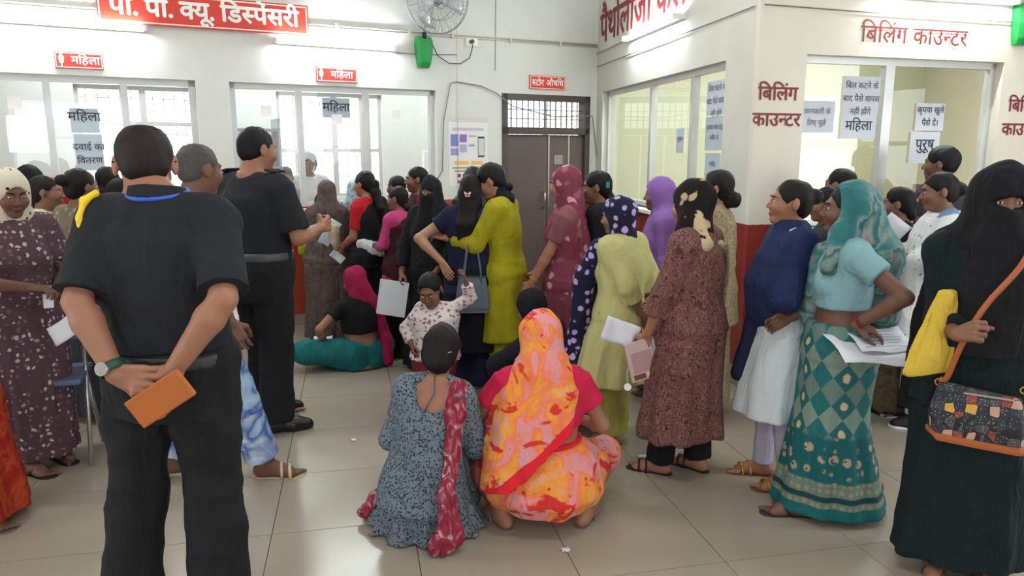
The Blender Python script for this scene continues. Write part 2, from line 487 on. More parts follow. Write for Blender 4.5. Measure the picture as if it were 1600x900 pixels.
class Fig:
    def __init__(s, label, H, loc, rz, skin=(140, 96, 72), sex='f', lean=0, side=0, twist=0, yaw=0, pitch=0, roll=0,
                 pelvis=(0, 0, .885), feet=None, toes=None, armL=None, armR=None, build=1.0, q=.011, head_scale=1.0, group=None, legpole=(0, 1, 0), sh=None, neck=0.0, hoff=0.0):
        s.H = H; s.S = H / 1.6; s.q = q; s.sex = sex; s.bd = build; s.hs = head_scale; s.seed = random.randrange(999)
        s.root = empty('person', (loc[0], loc[1], loc[2] if len(loc) > 2 else 0), D(rz), label, 'person', group)
        s.rz = D(rz); s.loc = np.array((loc[0], loc[1], loc[2] if len(loc) > 2 else 0), float)
        s.skin = skin_mat(skin)
        s.P = V3(*pelvis); s.T = rotz(D(twist)) @ roty(D(side)) @ rotx(-D(lean)); T = s.T
        m = sex == 'm'
        sw = sh or ((.185 if m else .152) * (1 + (build - 1) * .5)); s.sw = sw
        s.Sh = {1: s.P + T @ V3(sw, -.005, .418), -1: s.P + T @ V3(-sw, -.005, .418)}
        s.NB = s.P + T @ V3(0, -.005, .475)
        s.Rh = rotz(D(twist * .5 + yaw)) @ rotx(-D(pitch)) @ roty(D(roll))
        nk = s.T @ V3(hoff, .022, .014 + neck)
        s.Hc = s.NB + nk + s.Rh @ V3(0, .012, .118) * head_scale
        feet = feet or {1: (.095, 0), -1: (-.095, 0)}
        s.An = {k: V3(v[0], v[1], v[2] if len(v) > 2 else .075) for k, v in feet.items()}
        toes = toes or {}
        s.To = {k: rotz(D(toes.get(k, -8 * k))) @ V3(0, 1, 0) for k in (1, -1)}
        hipR = rotz(D(twist * .3))
        s.Hp = {k: s.P + hipR @ V3(.085 * k * build, 0, -.02) for k in (1, -1)}
        lp = legpole if isinstance(legpole, dict) else {1: legpole, -1: legpole}
        s.Kn = {k: s.ik(s.Hp[k], s.An[k], .40, .39, lp[k]) for k in (1, -1)}
        s.arm = {}
        dflt = dict(t=None, pole=None, curl=25, n=None, d=None)
        for k, a in ((1, armR), (-1, armL)):
            a = dict(dflt, **(a or {}))
            t = V3(*a['t']) if a['t'] is not None else s.Sh[k] + V3(.05 * k, .05, -.49)
            pole = V3(*a['pole']) if a['pole'] is not None else V3(.4 * k, -1, 0)
            El = s.ik(s.Sh[k], t, .27, .235, pole)
            d0 = nrm(t - s.Sh[k]); L = np.linalg.norm(t - s.Sh[k]); W = s.Sh[k] + d0 * min(L, .503)
            fd = nrm(W - El)
            d = nrm(a['d']) if a['d'] is not None else fd
            n = np.array(a['n'], float) if a['n'] is not None else V3(-k, 0, 0)
            n = nrm(n - d * (n @ d))
            s.arm[k] = dict(El=El, W=W, d=d, n=n, curl=a['curl'], th=a.get('th', .5))
        s.hand_h = .0038 if q < .013 else .0055; s.head_h = .0042 if q < .0105 else (.0052 if q < .013 else .0068)
    def ik(s, a, t, l1, l2, pole):
        a = np.array(a, float); t = np.array(t, float); v = t - a; L = np.linalg.norm(v); d = v / (L + 1e-9); L = min(L, (l1 + l2) * .999)
        x = (l1 * l1 - l2 * l2 + L * L) / (2 * L); y = math.sqrt(max(l1 * l1 - x * x, 0))
        p = np.array(pole, float); p = p - d * (p @ d); return a + d * x + nrm(p) * y
    def w(s, p):
        """local figure point -> world"""
        return Vector(s.loc + rotz(s.rz) @ (np.array(p, float) * s.S))
    def wd(s, v): return Vector(rotz(s.rz) @ np.array(v, float))
    def palm(s, k, f=.075, off=.03):
        a = s.arm[k]; return a['W'] + a['d'] * f + a['n'] * off
    # ---- body
    def torso_prof(s, e=0.0):
        b = s.bd
        if s.sex == 'm':
            pr = [(-.12, .148, .112), (-.02, .160, .122), (.12, .152, .120), (.26, .162, .122), (.36, .178, .116), (.43, .150, .085), (.475, .080, .062)]
        else:
            pr = [(-.13, .158, .118), (-.03, .166, .122), (.13, .128, .100), (.26, .140, .108), (.36, .150, .098), (.43, .120, .075), (.475, .065, .052)]
        out = []
        for z, a, d in pr:
            bb = b if z < .4 else 1 + (b - 1) * .4
            cy = {-.12: -.02, -.13: -.025}.get(z, 0)
            out.append((z, 0, cy, a * bb + e, d * bb + e))
        return out
    def head_sdf(s, B):
        c = s.Hc; R = s.Rh; g = s.hs
        def P(x, y, z): return c + R @ (V3(x, y, z) * g)
        def r(*a): return [x * g for x in a]
        w = 1.04 if s.sex == 'm' else 1.0
        B.ell(P(0, -.014, .028), r(.073 * w, .090, .084), R, .02)
        B.ell(P(0, .026, -.030), r(.057 * w, .060, .078), R, .03)
        B.ell(P(0, .058, -.093), r(.026 * w, .022, .018), R, .03)
        B.ell(P(.036, .058, -.028), r(.026, .026, .024), R, .03); B.ell(P(-.036, .058, -.028), r(.026, .026, .024), R, .03)
        B.ell(P(0, .074, .026), r(.046, .014, .010), R, .018)
        for k in (1, -1):
            B.ell(P(.030 * k, .092, .004), r(.017, .011, .010), R, .012, 's')
            B.ell(P(.030 * k, .0735, .004), r(.0145, .0125, .0095), R, .004)
        B.cap(P(0, .083, .012), P(0, .1025, -.027), .006 * g, .0098 * g, .012)
        for k in (1, -1):
            B.ell(P(.010 * k, .095, -.032), r(.0078, .009, .0065), R, .006)
            B.ell(P(.076 * w * k, -.012, -.004), r(.008, .019, .031), R @ rotz(-.35 * k), .008)
        B.ell(P(0, .083, -.0575), r(.022, .0095, .0052), R, .006); B.ell(P(0, .081, -.067), r(.018, .0095, .006), R, .006)
        nr = .056 if s.sex == 'm' else .045
        B.cap(P(0, -.022, -.06), s.NB + s.T @ V3(0, -.01, -.01), nr * (1 + (g - 1) * .3), nr * 1.12, .03)
    def limb(s, B, k, e=0.0, upto=2.0, b=1.0, kk=.025):
        a = s.arm[k]; m = 1.12 if s.sex == 'm' else 1.0; m *= b
        B.cap(s.Sh[k], a['El'], .045 * m + e, .034 * (1 + (m - 1) * .5) + e, kk)
        if upto > 1:
            q_ = a['El'] * .72 + a['W'] * .28
            B.cap(a['El'], q_, .033 * (1 + (m - 1) * .5) + e, .037 * m + e, .02); B.cap(q_, a['W'], .037 * m + e, .0235 * m + e, .015)
    def hand(s, B, k):
        a = s.arm[k]; W, d, n = a['W'], a['d'], a['n']; sd = np.cross(d, n) * k; sc = 1.06 if s.sex == 'm' else .96
        sc *= (1 if s.hs < 1.2 else .95)
        crl = a['curl']; crl = crl if isinstance(crl, (list, tuple)) else [crl] * 4
        lens = (.068, .076, .070, .055); offs = (.031, .0105, -.0105, -.030)
        for i in range(4):
            o = sd * offs[i] * sc; K = W + (d * (.088 - .004 * abs(i - 1)) + n * (-.003)) * sc + o
            B.cap(W + d * .012 + o * .6, K, .0125 * sc, .0115 * sc, .009)
            p = K; A = 0
            for j, fr in enumerate((.44, .31, .25)):
                A += D(crl[i]) * (.8 if j == 0 else 1.0)
                dj = d * math.cos(A) + n * math.sin(A) + sd * (offs[i] * 1.6 if j == 0 else 0)
                p2 = p + nrm(dj) * lens[i] * fr * sc
                B.cap(p, p2, (.0092 - .0008 * j) * sc, (.0086 - .0009 * j) * sc, .0022 if j == 0 else .004); p = p2
        a['tip'] = p
        th = a['th']
        t0 = W + (d * .022 + sd * .024 + n * .006) * sc; t1 = t0 + nrm(d * .62 + sd * (.75 - .5 * th) + n * (.25 + .5 * th)) * .040 * sc
        t2 = t1 + nrm(d * .85 + sd * (.3 - .6 * th) + n * (.2 + .5 * th)) * .032 * sc; t3 = t2 + nrm(d * .9 - sd * .3 * th + n * (.1 + .5 * th)) * .024 * sc
        B.cap(W + d * .01, t1, .017 * sc, .0135 * sc, .012); B.cap(t1, t2, .0115 * sc, .0102 * sc, .004); B.cap(t2, t3, .0102 * sc, .0078 * sc, .004)
    def foot(s, B, k):
        A = s.An[k]; t = s.To[k]; sd = V3(t[1], -t[0], 0) * k
        z = A[2] - .075
        def P(f, o, h): return V3(A[0], A[1], 0) + t * f + sd * o + V3(0, 0, z + h)
        B.cap(A + V3(0, 0, .03), P(-.005, 0, .045), .032, .034, .02)
        B.cap(P(-.035, 0, .030), P(.09, .004, .026), .030, .026, .03); B.cap(P(.02, 0, .055), P(.11, .0, .028), .030, .022, .03)
        B.cap(P(.09, .018, .022), P(.135, .020, .018), .020, .016, .02)
        for i, (o, l) in enumerate(((-.026, .052), (-.010, .040), (.004, .036), (.017, .030), (.029, .022))):
            B.cap(P(.125 - .005 * i, o, .014), P(.130 + l - .006 * i, o * 1.15, .011), .0125 if i == 0 else .0095, .010 if i == 0 else .0075, .0035)
    def body(s, feet=True, hands=(1, -1), legs=True, head=True, extra=None, tris=None):
        B = SDF()
        B.loft(s.P, s.T, s.torso_prof(), .03)
        for k in (1, -1):
            B.ell(s.Sh[k] + s.T @ V3(-.012 * k, 0, -.005), (.048, .046, .046) if s.sex == 'f' else (.062, .056, .058), s.T, .05)
            B.cap(s.NB + s.T @ V3(.02 * k, -.015, -.012), s.Sh[k] + s.T @ V3(-.03 * k, -.008, .012), .030, .030, .05)
            s.limb(B, k)
            if s.sex == 'f' and s.hs < 1.2: B.ell(s.P + s.T @ V3(.068 * k, .082, .275), (.058, .052, .055), s.T, .03)
            if legs:
                B.cap(s.Hp[k], s.Kn[k], .086 * s.bd, .053, .03); B.cap(s.Kn[k], s.An[k], .052, .033, .02)
                mid = s.Kn[k] * .7 + s.An[k] * .3; v = nrm(s.Kn[k] - s.An[k]); bk = nrm(-s.To[k] - v * (-s.To[k] @ v))
                B.ell(mid + bk * .016, (.042, .045, .10), None, .03)
                s.foot(B, k)
            s.hand(B, k)
        if not legs: B.ell(s.P, (.15, .11, .09), None, .03)
        B.ell(s.P + V3(0, -.035, -.04), (.125 * s.bd, .08, .09), None, .04)
        s.head_sdf(B)
        if extra: extra(B)
        # one field, sampled finely at the head, hands and feet and coarser elsewhere
        boxes = [(s.Hc - .165 * s.hs, s.Hc + .165 * s.hs, s.head_h)]
        for k in hands:
            a = s.arm[k]; c = a['W'] + a['d'] * .085; boxes.append((c - .125, c + .125, s.hand_h))
        if feet and legs:
            for k in (1, -1):
                c = V3(s.An[k][0], s.An[k][1], s.An[k][2] - .03) + s.To[k] * .06; boxes.append((c - .155 * V3(1, 1, .45), c + .155 * V3(1, 1, .45), .0055 if s.q < .013 else .008))
        h = s.q; lo, hi = B.bounds(); lo = lo - 3 * h; hi = hi + 3 * h
        V, Q = surfnet(B.field(lo, hi, h), lo, h); V = relax(V, Q, 1)
        C = V[Q].mean(1); keep = np.ones(len(Q), bool)
        for l, u, hh in boxes: keep &= ~((C > l + h * 1.2) & (C < u - h * 1.2)).all(1)
        Vs = [V]; Qs = [Q[keep]]; n = len(V)
        done = []
        for l, u, hh in boxes:
            v, q = surfnet(B.field(l, u, hh), l, hh)
            if len(v) == 0: continue
            v = relax(v, q, 1); c = v[q].mean(1); kp = np.ones(len(q), bool)
            for l2, u2 in done: kp &= ~((c > l2 + hh) & (c < u2 - hh)).all(1)
            done.append((l, u)); Vs.append(v); Qs.append(q[kp] + n); n += len(v)
        V = np.concatenate(Vs); Q = np.concatenate(Qs)
        L = (V - s.Hc) @ s.Rh / s.hs
        tint = np.clip(1.35 - np.sqrt((L[:, 0] / .024) ** 2 + ((L[:, 2] + .0625) / .0115) ** 2), 0, 1) * (L[:, 1] > .07) * .8
        used = np.unique(Q); mp = -np.ones(len(V), int); mp[used] = np.arange(len(used))
        o = meshobj('body', V[used], mp[Q], s.skin, s.root, s.S, tint[used]); s.bodyo = o; s.B = B
        return s
    def face(s, look=(0, 0), brows=True, kohl=False):
        g = s.hs
        for k in (1, -1):
            c = s.Hc + s.Rh @ (V3(.030 * k, .0775, .0035) * g)
            v, f = sphere_v(c, (.0108 * g, .0105 * g, .0062 * g), s.Rh, 12, 8)
            e = mk('eye', [x * s.S for x in v], f, EYE_W, s.root, True)
            gz = s.Rh @ nrm(V3(look[0], 1, look[1])); c2 = c + gz * .0062 * g
            v, f = sphere_v(c2, (.0052 * g, .0052 * g, .0052 * g), s.Rh, 10, 6); mk('iris', [x * s.S for x in v], f, EYE_I, e, True)
            if brows:
                pts = [s.Hc + s.Rh @ (V3(k * x, y, z) * g) for x, y, z in ((.013, .0925, .0215), (.024, .0915, .0265), (.036, .0835, .0265), (.045, .073, .021))]
                MB().tube([p * s.S for p in pts], [.0026 * s.S * g, .0032 * s.S * g, .0028 * s.S * g, .0012 * s.S * g], 6).build('eyebrow', hair_mat(), s.root, True)
        return s
    def add(s, name, B, mat, h=None, amp=0.0, fr=22, label=None, st=(1, 1, .45), sm=1, parent=None):
        V, Q = B.mesh(h or s.q, smooth=sm)
        if len(Q) == 0: return None
        if amp: V = wrinkle(V, Q, amp, fr, s.seed, st)
        o = meshobj(name, V, Q, mat, parent or s.root, s.S)
        if label: o['label'] = label
        return o
    def hp(s, x, y, z): return s.Hc + s.Rh @ (V3(x, y, z) * s.hs)
    # ---- hair
    def hair(s, style='bun', col=(20, 17, 17), line=0.0, vol=1.0, part=None):
        B = SDF(); R = s.Rh; g = s.hs; hv = vol
        B.ell(s.hp(0, -.018, .032), [x * g for x in (.080 * hv, .097 * hv, .089 * hv)], R, .01)
        B.ell(s.hp(0, -.055, -.02), [x * g for x in (.062 * hv, .055, .06)], R, .02)
        B.ell(s.hp(0, .105 , -.040 + line), [x * g for x in (.072, .085, .105)], R, .006, 's')
        for k in (1, -1): B.ell(s.hp(.085 * k, .004, -.030), [x * g for x in (.030, .030, .050)], R, .006, 's')
        h = .0055 if s.q < .013 else .008
        if style == 'bun':
            B.ell(s.hp(0, -.125, .0), [x * g for x in (.042, .036, .042)], R, .012)
        elif style == 'lowbun':
            B.ell(s.hp(0, -.10, -.075), [x * g for x in (.045, .035, .040)], R, .015)
        elif style == 'highbun':
            B.ell(s.hp(0, -.118, .045), [x * g for x in (.042, .045, .040)], R, .010)
        elif style == 'ponytail':
            pts = [s.hp(0, -.085, .02), s.hp(0, -.125, .005), s.hp(0, -.125, -.07), s.P + s.T @ V3(.005, -.135, .40), s.P + s.T @ V3(.01, -.13, .27)]
            rr = [.030, .034, .042, .040, .016]
            for i in range(4): B.cap(pts[i], pts[i + 1], rr[i], rr[i + 1], .02)
        elif style == 'loose':
            pts = [s.hp(0, -.07, -.02), s.hp(0, -.085, -.10), s.P + s.T @ V3(0, -.115, .38), s.P + s.T @ V3(0, -.12, .22)]
            for x in (-.045, 0, .045):
                p2 = [p + R @ V3(x, 0, 0) for p in pts]
                for i in range(3): B.cap(p2[i], p2[i + 1], .045 - .008 * i, .037 - .01 * i, .03)
        elif style == 'short':
            B.p = [B.p[0]]
            B.ell(s.hp(0, -.052, -.016), [x * g for x in (.066, .052, .050)], R, .02)
            B.ell(s.hp(0, .108, -.045 + line), [x * g for x in (.075, .085, .108)], R, .006, 's')
            B.ell(s.hp(0, -.05, -.125), [x * g for x in (.09, .09, .068)], R, .006, 's')
            for k in (1, -1): B.ell(s.hp(.085 * k, .0, -.036), [x * g for x in (.026, .030, .046)], R, .006, 's')
        s.hairB = B
        return s.add('hair', B, hair_mat(col), h, .0022, 60, None, (1, 1, .3))
    # ---- garments
    def leg_at(s, k, z):
        pts = [s.An[k], s.Kn[k], s.Hp[k]]
        for a, b in ((pts[0], pts[1]), (pts[1], pts[2])):
            if min(a[2], b[2]) <= z <= max(a[2], b[2]) and abs(b[2] - a[2]) > 1e-4:
                t = (z - a[2]) / (b[2] - a[2]); return a + (b - a) * t
        return pts[0] if z < pts[0][2] else pts[2]
    def tube_prof(s, z0, z1, e, flare=0.0, n=8, taper=.0, fwd=0.0):
        out = []
        for i in range(n + 1):
            z = z0 + (z1 - z0) * i / n; a, b = s.leg_at(1, z), s.leg_at(-1, z); c = (a + b) / 2
            t = (z1 - z) / max(z1 - z0, .01); zr = (z - s.P[2])
            r = .085 * s.bd if zr > -.1 else .06 + .025 * max(0, 1 + (zr + .1) / .3)
            A = abs(a[0] - b[0]) / 2 + r + e + flare * t; Bq = abs(a[1] - b[1]) / 2 + r + e + flare * t * .85
            w0 = 1.0 - taper * t; A = max(A, (.162 * s.bd + e) * w0 + flare * t); Bq = max(Bq, (.124 * s.bd + e) * w0 + flare * t * .85)
            u = min(1, max(0, (zr + .16) / .14)); A = A * (1 - u) + (.166 * s.bd + e) * u; Bq = Bq * (1 - u) + (.126 * s.bd + e) * u
            out.append((z, c[0], c[1] + fwd * t - .01 * u, A, Bq))
        return out
    def top(s, mat, name='shirt', e=.020, hem=None, flare=.03, sl=.55, se=.013, scuff=None, fold=(9, .03, 0, .4), amp=.003, cuts=(), h=None, kk=.04, neck=None, label=None, b=1.0, slb=None, hemfwd=0.0, fr=22):
        hem = s.P[2] - .12 if hem is None else hem
        B = SDF(); pr = [p for p in s.torso_prof(e)]
        if hem < s.P[2] - .13: pr = pr[1:]
        pr[-1] = (pr[-1][0] - .012, 0, 0, pr[-1][3] + .004, pr[-1][4] + .004)
        B.loft(s.P, s.T, pr, .03)
        hem = s.P[2] - .12 if hem is None else hem
        if hem < s.P[2] - .06:
            tp = s.tube_prof(hem, s.P[2] + .05, e, flare, fwd=hemfwd)
            tp = [(z, x, y, A * (1 - .24 * max(0, (z - s.P[2] + .06) / .11) ** 1.3), b_ * (1 - .22 * max(0, (z - s.P[2] + .06) / .11) ** 1.3)) for z, x, y, A, b_ in tp]
            B.loft((0, 0, 0), np.eye(3), tp, .04, fold=fold)
        m = (1.12 if s.sex == 'm' else 1.0) * b
        for k in (1, -1):
            f = sl[k] if isinstance(sl, dict) else sl
            B.ell(s.Sh[k] + s.T @ V3(-.015 * k, 0, -.006), (.044 + e, .043 + e, .042 + e) if s.sex == 'f' else (.052 + e, .050 + e, .050 + e), s.T, kk)
            B.cap(s.NB + s.T @ V3(.035 * k, -.015, -.022), s.Sh[k] + s.T @ V3(-.03 * k, -.008, .012), .030 + e, .034 + e, .05)
            if s.sex == 'f' and s.hs < 1.2: B.ell(s.P + s.T @ V3(.068 * k, .080, .275), (.056 + e, .050 + e, .053 + e), s.T, .03)
            a = s.arm[k]; El = a['El']; u = min(f, 1.0); r0 = .043 * m + se; r1 = .037 * m + se
            E2 = s.Sh[k] + (El - s.Sh[k]) * u
            cuff = scuff if scuff is not None else 0
            if f > 0: B.cap(s.Sh[k], E2, r0, r0 + (r1 - r0) * u + (cuff if f <= 1 else 0), .03, blunt=False if f > 1 else True)
            if f > 1:
                W2 = El + (a['W'] - El) * (f - 1); r2 = .024 * m + se
                B.cap(El, W2, r1, r1 + (r2 - r1) * (f - 1) + cuff, .02, blunt=True); B.ell(El, (r1, r1, r1), None, .02)
        if neck is not None: B.ell(s.P + s.T @ V3(*neck[0]), neck[1], s.T, .006, 's')
        for n_, p_ in cuts: B.plane(n_, p_)
        s.topB = B
        return s.add(name, B, mat, h, amp, fr, label)
    def trousers(s, mat, name='trousers', e=.018, hemz=.05, flare=.012, h=None, amp=.004, waist=.06, label=None, b=1.0):
        B = SDF()
        B.ell(s.P + V3(0, -.015, -.03), (.150 * s.bd + e * .6, .115 * s.bd + e * .6, .12), None, .03)
        B.loft(s.P, s.T, [(-.17, 0, -.015, .158 * s.bd + e * .5, .122 * s.bd + e * .6), (-.10, 0, -.015, .158 * s.bd + e * .6, .122 * s.bd + e * .6), (0, 0, 0, .160 * s.bd + e * .6, .122 * s.bd + e * .6), (waist, 0, 0, (.145 if s.sex == 'f' else .160) * s.bd + e * .5, (.108 if s.sex == 'f' else .122) * s.bd + e * .5)], .03)
        for k in (1, -1):
            A = s.An[k] + (s.Kn[k] - s.An[k]) * max(0, (hemz - .0) / max(.2, s.Kn[k][2] + .0)) * .6 - V3(0, 0, .03)
            B.cap(s.Hp[k], s.Kn[k], .082 * s.bd * b + e, .056 * b + e, .03); B.cap(s.Kn[k], A, .056 * b + e, .040 * b + e + flare, .02, blunt=True)
            B.ell(s.Kn[k], [.056 * b + e] * 3, None, .02)
        return s.add(name, B, mat, h, amp, 26, label, (1, 1, .7))
    def skirt(s, mat, name='skirt', e=.02, hem=.05, top_z=None, flare=.05, fold=(11, .07, .01, .3), amp=.004, h=None, label=None, fwd=0.0, extra=None, cuts=()):
        B = SDF(); tz = s.P[2] + .12 if top_z is None else top_z
        pr = s.tube_prof(hem, s.P[2] - .02, e, flare, fwd=fwd, taper=.22)
        a = pr[-1] if pr[-1][0] > pr[0][0] else pr[0]
        B.loft((0, 0, 0), np.eye(3), pr, .03, fold=fold)
        B.loft(s.P, s.T, [(-.06, 0, -.01, .166 * s.bd + e, .124 * s.bd + e), (.03, 0, 0, .160 * s.bd + e, .118 * s.bd + e), (tz - s.P[2], 0, 0, .132 * s.bd + e, .104 * s.bd + e)], .05)
        if extra: extra(B)
        for n_, p_ in cuts: B.plane(n_, p_)
        return s.add(name, B, mat, h, amp, 20, label)
    def pallu(s, mat, name='sari_pallu', e=.03, sgn=-1, width=.30, hang=None, label=None, h=None, amp=.004, sleeve=0.5, slope=1.0, back=True):
        """cloth wound from the hip up over one shoulder (sgn: the shoulder it lies on), hanging at the back"""
        B = SDF(); pr = s.torso_prof(e); pr[-1] = (pr[-1][0], 0, 0, pr[-1][3], pr[-1][4]); B.loft(s.P, s.T, pr, .03)
        for k in (1, -1):
            if s.sex == 'f': B.ell(s.P + s.T @ V3(.068 * k, .080, .275), (.056 + e, .050 + e, .053 + e), s.T, .03)
        k = sgn; r = .050 + e
        B.ell(s.Sh[k] + s.T @ V3(-.015 * k, 0, -.006), (r, r, r), s.T, .04)
        if sleeve: B.cap(s.Sh[k], s.Sh[k] + (s.arm[k]['El'] - s.Sh[k]) * sleeve, .05 + e, .045 + e, .03)
        # diagonal lower edge from the shoulder side down to the opposite hip
        n = nrm(s.T @ V3(-sgn * slope, 0, 1)); c = s.P + s.T @ V3(sgn * .02, 0, .36)
        B.plane(n, c + n * .16); B.plane(-n, c - n * width)
        if hang:
            x0 = s.Sh[k] + s.T @ V3(-.05 * k, -.09, -.02)
            B.loft((0, 0, 0), np.eye(3), [(hang, x0[0], x0[1] - .02, .10, .03), ((hang + x0[2]) / 2, x0[0], x0[1] - .03, .085, .03), (x0[2], x0[0], x0[1], .07, .035)], .03, fold=(7, .14, .05, 1))
        return s.add(name, B, mat, h, amp, 24, label, (1, 1, .8))
    def scarf(s, mat, name='headscarf', cut=(0, .115, -.035, .056, .085, .088), tail=.75, tw=.22, ty=-.10, sh=True, front=None, hemf=None, amp=.004, h=None, label=None, e=1.0, neckwrap=True, crown=(0, 0), drop=(), xtra=None, fr=22, tb=.06, fold=(7, .10, .03, .5)):
        B = SDF(); R = s.Rh; g = s.hs
        B.ell(s.hp(0, -.020 + crown[0], .034 + crown[1]), [x * g * e for x in (.094, .112, .104)], R, .01)
        if neckwrap:
            B.cap(s.hp(0, -.02, -.03), s.NB + s.T @ V3(0, -.01, -.02), .088 * e * g, .085 * e, .04)
        if sh:
            B.ell(s.NB + s.T @ V3(0, -.005, -.055), (s.sw + .03, .105, .095), s.T, .05)
            for k in (1, -1): B.ell(s.Sh[k] + s.T @ V3(-.01 * k, 0, -.01), (.068, .066, .066), s.T, .05)
        if tail is not None:
            t = s.P + s.T @ V3(0, 0, .44); y0 = t[1] - .045
            B.loft((0, 0, 0), np.eye(3), [(tail, s.P[0], s.P[1] + ty, tw, tb), ((tail + t[2]) / 2, (s.P[0] + t[0]) / 2, (s.P[1] + t[1]) / 2 - .06 + ty * .3, tw * .95, tb + .01), (t[2] - .02, t[0], y0, min(tw, .19), .075), (s.Hc[2] - .04, s.Hc[0], s.Hc[1] - .05, .08, .07)], .05, fold=fold)
        if front is not None:   # cloth falling down the front to a height
            t = s.P + s.T @ V3(0, 0, .40)
            B.loft((0, 0, 0), np.eye(3), [(front, s.P[0], s.P[1] + .06, .165, .10), (front + .25, (s.P[0] + t[0]) / 2, (s.P[1] + t[1]) / 2 + .055, .17, .10), (t[2], t[0], t[1] + .045, .13, .085)], .05, fold=(8, .06, .02, 1))
        for a, b_, r in drop: B.cap(a, b_, r, r * .8, .03)
        if xtra: xtra(B)
        if cut is not None:
            x, y, z, a, b_, c = cut; B.ell(s.hp(x, y, z), [a * g, b_ * g, c * g], R, .006, 's')
        return s.add(name, B, mat, h or min(s.q, .010), amp, fr, label, (1, 1, .6))
    # ---- footwear
    def sandals(s, sole=RUBBER, strap=STRAPM, name='sandal', style='flip'):
        for k in (1, -1):
            A = s.An[k]; t = s.To[k]; sd = V3(t[1], -t[0], 0); z = A[2] - .075
            def P(f, o, h): return (V3(A[0], A[1], 0) + t * f + sd * o + V3(0, 0, z + h)) * s.S
            out = [(-.075, 0), (-.068, .024), (-.04, .034), (.03, .030), (.09, .040), (.14, .046), (.175, .036), (.192, .012), (.192, -.012), (.175, -.036), (.14, -.046), (.09, -.040), (.03, -.030), (-.04, -.034), (-.068, -.024)]
            m = len(out); vs = [P(f, o, -.004) for f, o in out] + [P(f, o * 1.03, .002) for f, o in out]
            fs = [tuple(range(m))[::-1], tuple(range(m, 2 * m))] + [(i, (i + 1) % m, m + (i + 1) % m, m + i) for i in range(m)]
            o = mk(name, vs, fs, sole, s.root)
            b = o.modifiers.new('bevel', 'BEVEL'); b.width = .002; b.segments = 2
            M = MB()
            if style == 'flip':
                for q in (1, -1): M.tube([P(.135, .004 * k, .004), P(.12, .018 * q, .038), P(.075, .034 * q, .040), P(.035, .037 * q, .002)], [.004 * s.S, .007 * s.S, .007 * s.S, .005 * s.S], 6)
            else:
                for f0, w_ in ((.115, .016), (.075, .014)):
                    pts = [P(f0 + .012 * math.cos(a), .043 * math.cos(a), .002 + (.064 if f0 < .09 else .050) * math.sin(a) ** .8) for a in np.linspace(0, math.pi, 9)]
                    M.tube(pts, w_ * s.S * .5, 6)
            M.build('strap', strap, o, True)
    def shoes(s, mat, name='shoe', sole=None):
        for k in (1, -1):
            A = s.An[k]; t = s.To[k]; sd = V3(t[1], -t[0], 0) * k; z = A[2] - .075; B = SDF()
            def P(f, o, h): return V3(A[0], A[1], 0) + t * f + sd * o + V3(0, 0, z + h)
            B.cap(A + V3(0, 0, .03), P(-.01, 0, .05), .044, .046, .02)
            B.cap(P(-.04, 0, .038), P(.09, 0, .036), .040, .040, .03); B.cap(P(.03, 0, .055), P(.155, .004, .026), .042, .028, .03)
            B.cap(P(.09, .01, .026), P(.165, .006, .020), .040, .026, .03)
            B.plane((0, 0, -1), P(0, 0, .0)); B.plane((0, 0, 1), P(0, 0, .115))
            o = s.add(name, B, mat, .007)
            if sole:
                B2 = SDF(); B2.cap(P(-.045, 0, .005), P(.16, .006, .005), .048, .046, .02); B2.plane((0, 0, 1), P(0, 0, .016)); B2.plane((0, 0, -1), P(0, 0, -.004)); s.add('shoe_sole', B2, sole, .007, parent=o)
    def bangle(s, k, f=.12, n=1, mat=GOLD, name='bangle', r=.034):
        a = s.arm[k]; ax = nrm(a['W'] - a['El']); u = nrm(np.cross(ax, (0.3, .2, 1))); v = np.cross(ax, u)
        for i in range(n):
            c = a['W'] - ax * (f * .235 + .009 * i)
            MB().tube([(c + (u * math.cos(t) + v * math.sin(t)) * r) * s.S for t in np.linspace(0, 2 * math.pi, 16, endpoint=False)], .0028 * s.S, 5, True).build(name, mat, s.root, True)
# ================================================================== the setting
def frame(O, u):
    """x along the wall (left to right seen from the hall), y into the wall, z up"""
    n = (-u[1], u[0]); return Matrix(((u[0], n[0], 0, O[0]), (u[1], n[1], 0, O[1]), (0, 0, 1, 0), (0, 0, 0, 1)))
MA = frame((.94, 8.4), (.876, .482)); MBw = frame((.94, 8.4), (.1809, -.9835)); MC = frame((1.58, 4.92), (.961, .276))
def text_M(Mw, s, z, off=-.004):
    return Mw @ Matrix(((1, 0, 0, s), (0, 0, -1, off), (0, 1, 0, z), (0, 0, 0, 1)))

def paint(name, upper, lower, zsplit=1.13, wear=.012):
    t = NT(name); co = t.coord()
    sep = t.node('ShaderNodeSeparateXYZ'); t.link(co, sep.inputs[0])
    n1 = t.noise(co, 3.0, 5, .6); n2 = t.noise(co, 40, 3, .6)
    zz = t.math('ADD', sep.outputs[2], t.math('MULTIPLY', t.math('SUBTRACT', n2, .5), wear))
    f = t.step(zz, zsplit - .002, zsplit + .002)
    u = lin(upper); l = lin(lower)
    cu = t.mix(t.step(n1, .35, .75), u, tuple(x * .93 for x in u[:3]) + (1,))
    chip = t.step(t.noise(co, 9, 6, .7), .70, .72)
    cl = t.mix(t.step(n1, .35, .7), l, tuple(x * .78 for x in l[:3]) + (1,))
    cl = t.mix(t.math('MULTIPLY', chip, .6), cl, lin((196, 176, 160)))
    col = t.mix(f, cl, cu)
    return t.done(col, t.step(f, -1.0, 1.6), t.bump(n2, .12, .004), 0, .3)
WA = paint('paint_far_wall', (222, 222, 216), (172, 74, 52)); WC = paint('paint_billing_wall', (226, 220, 206), (150, 54, 50))
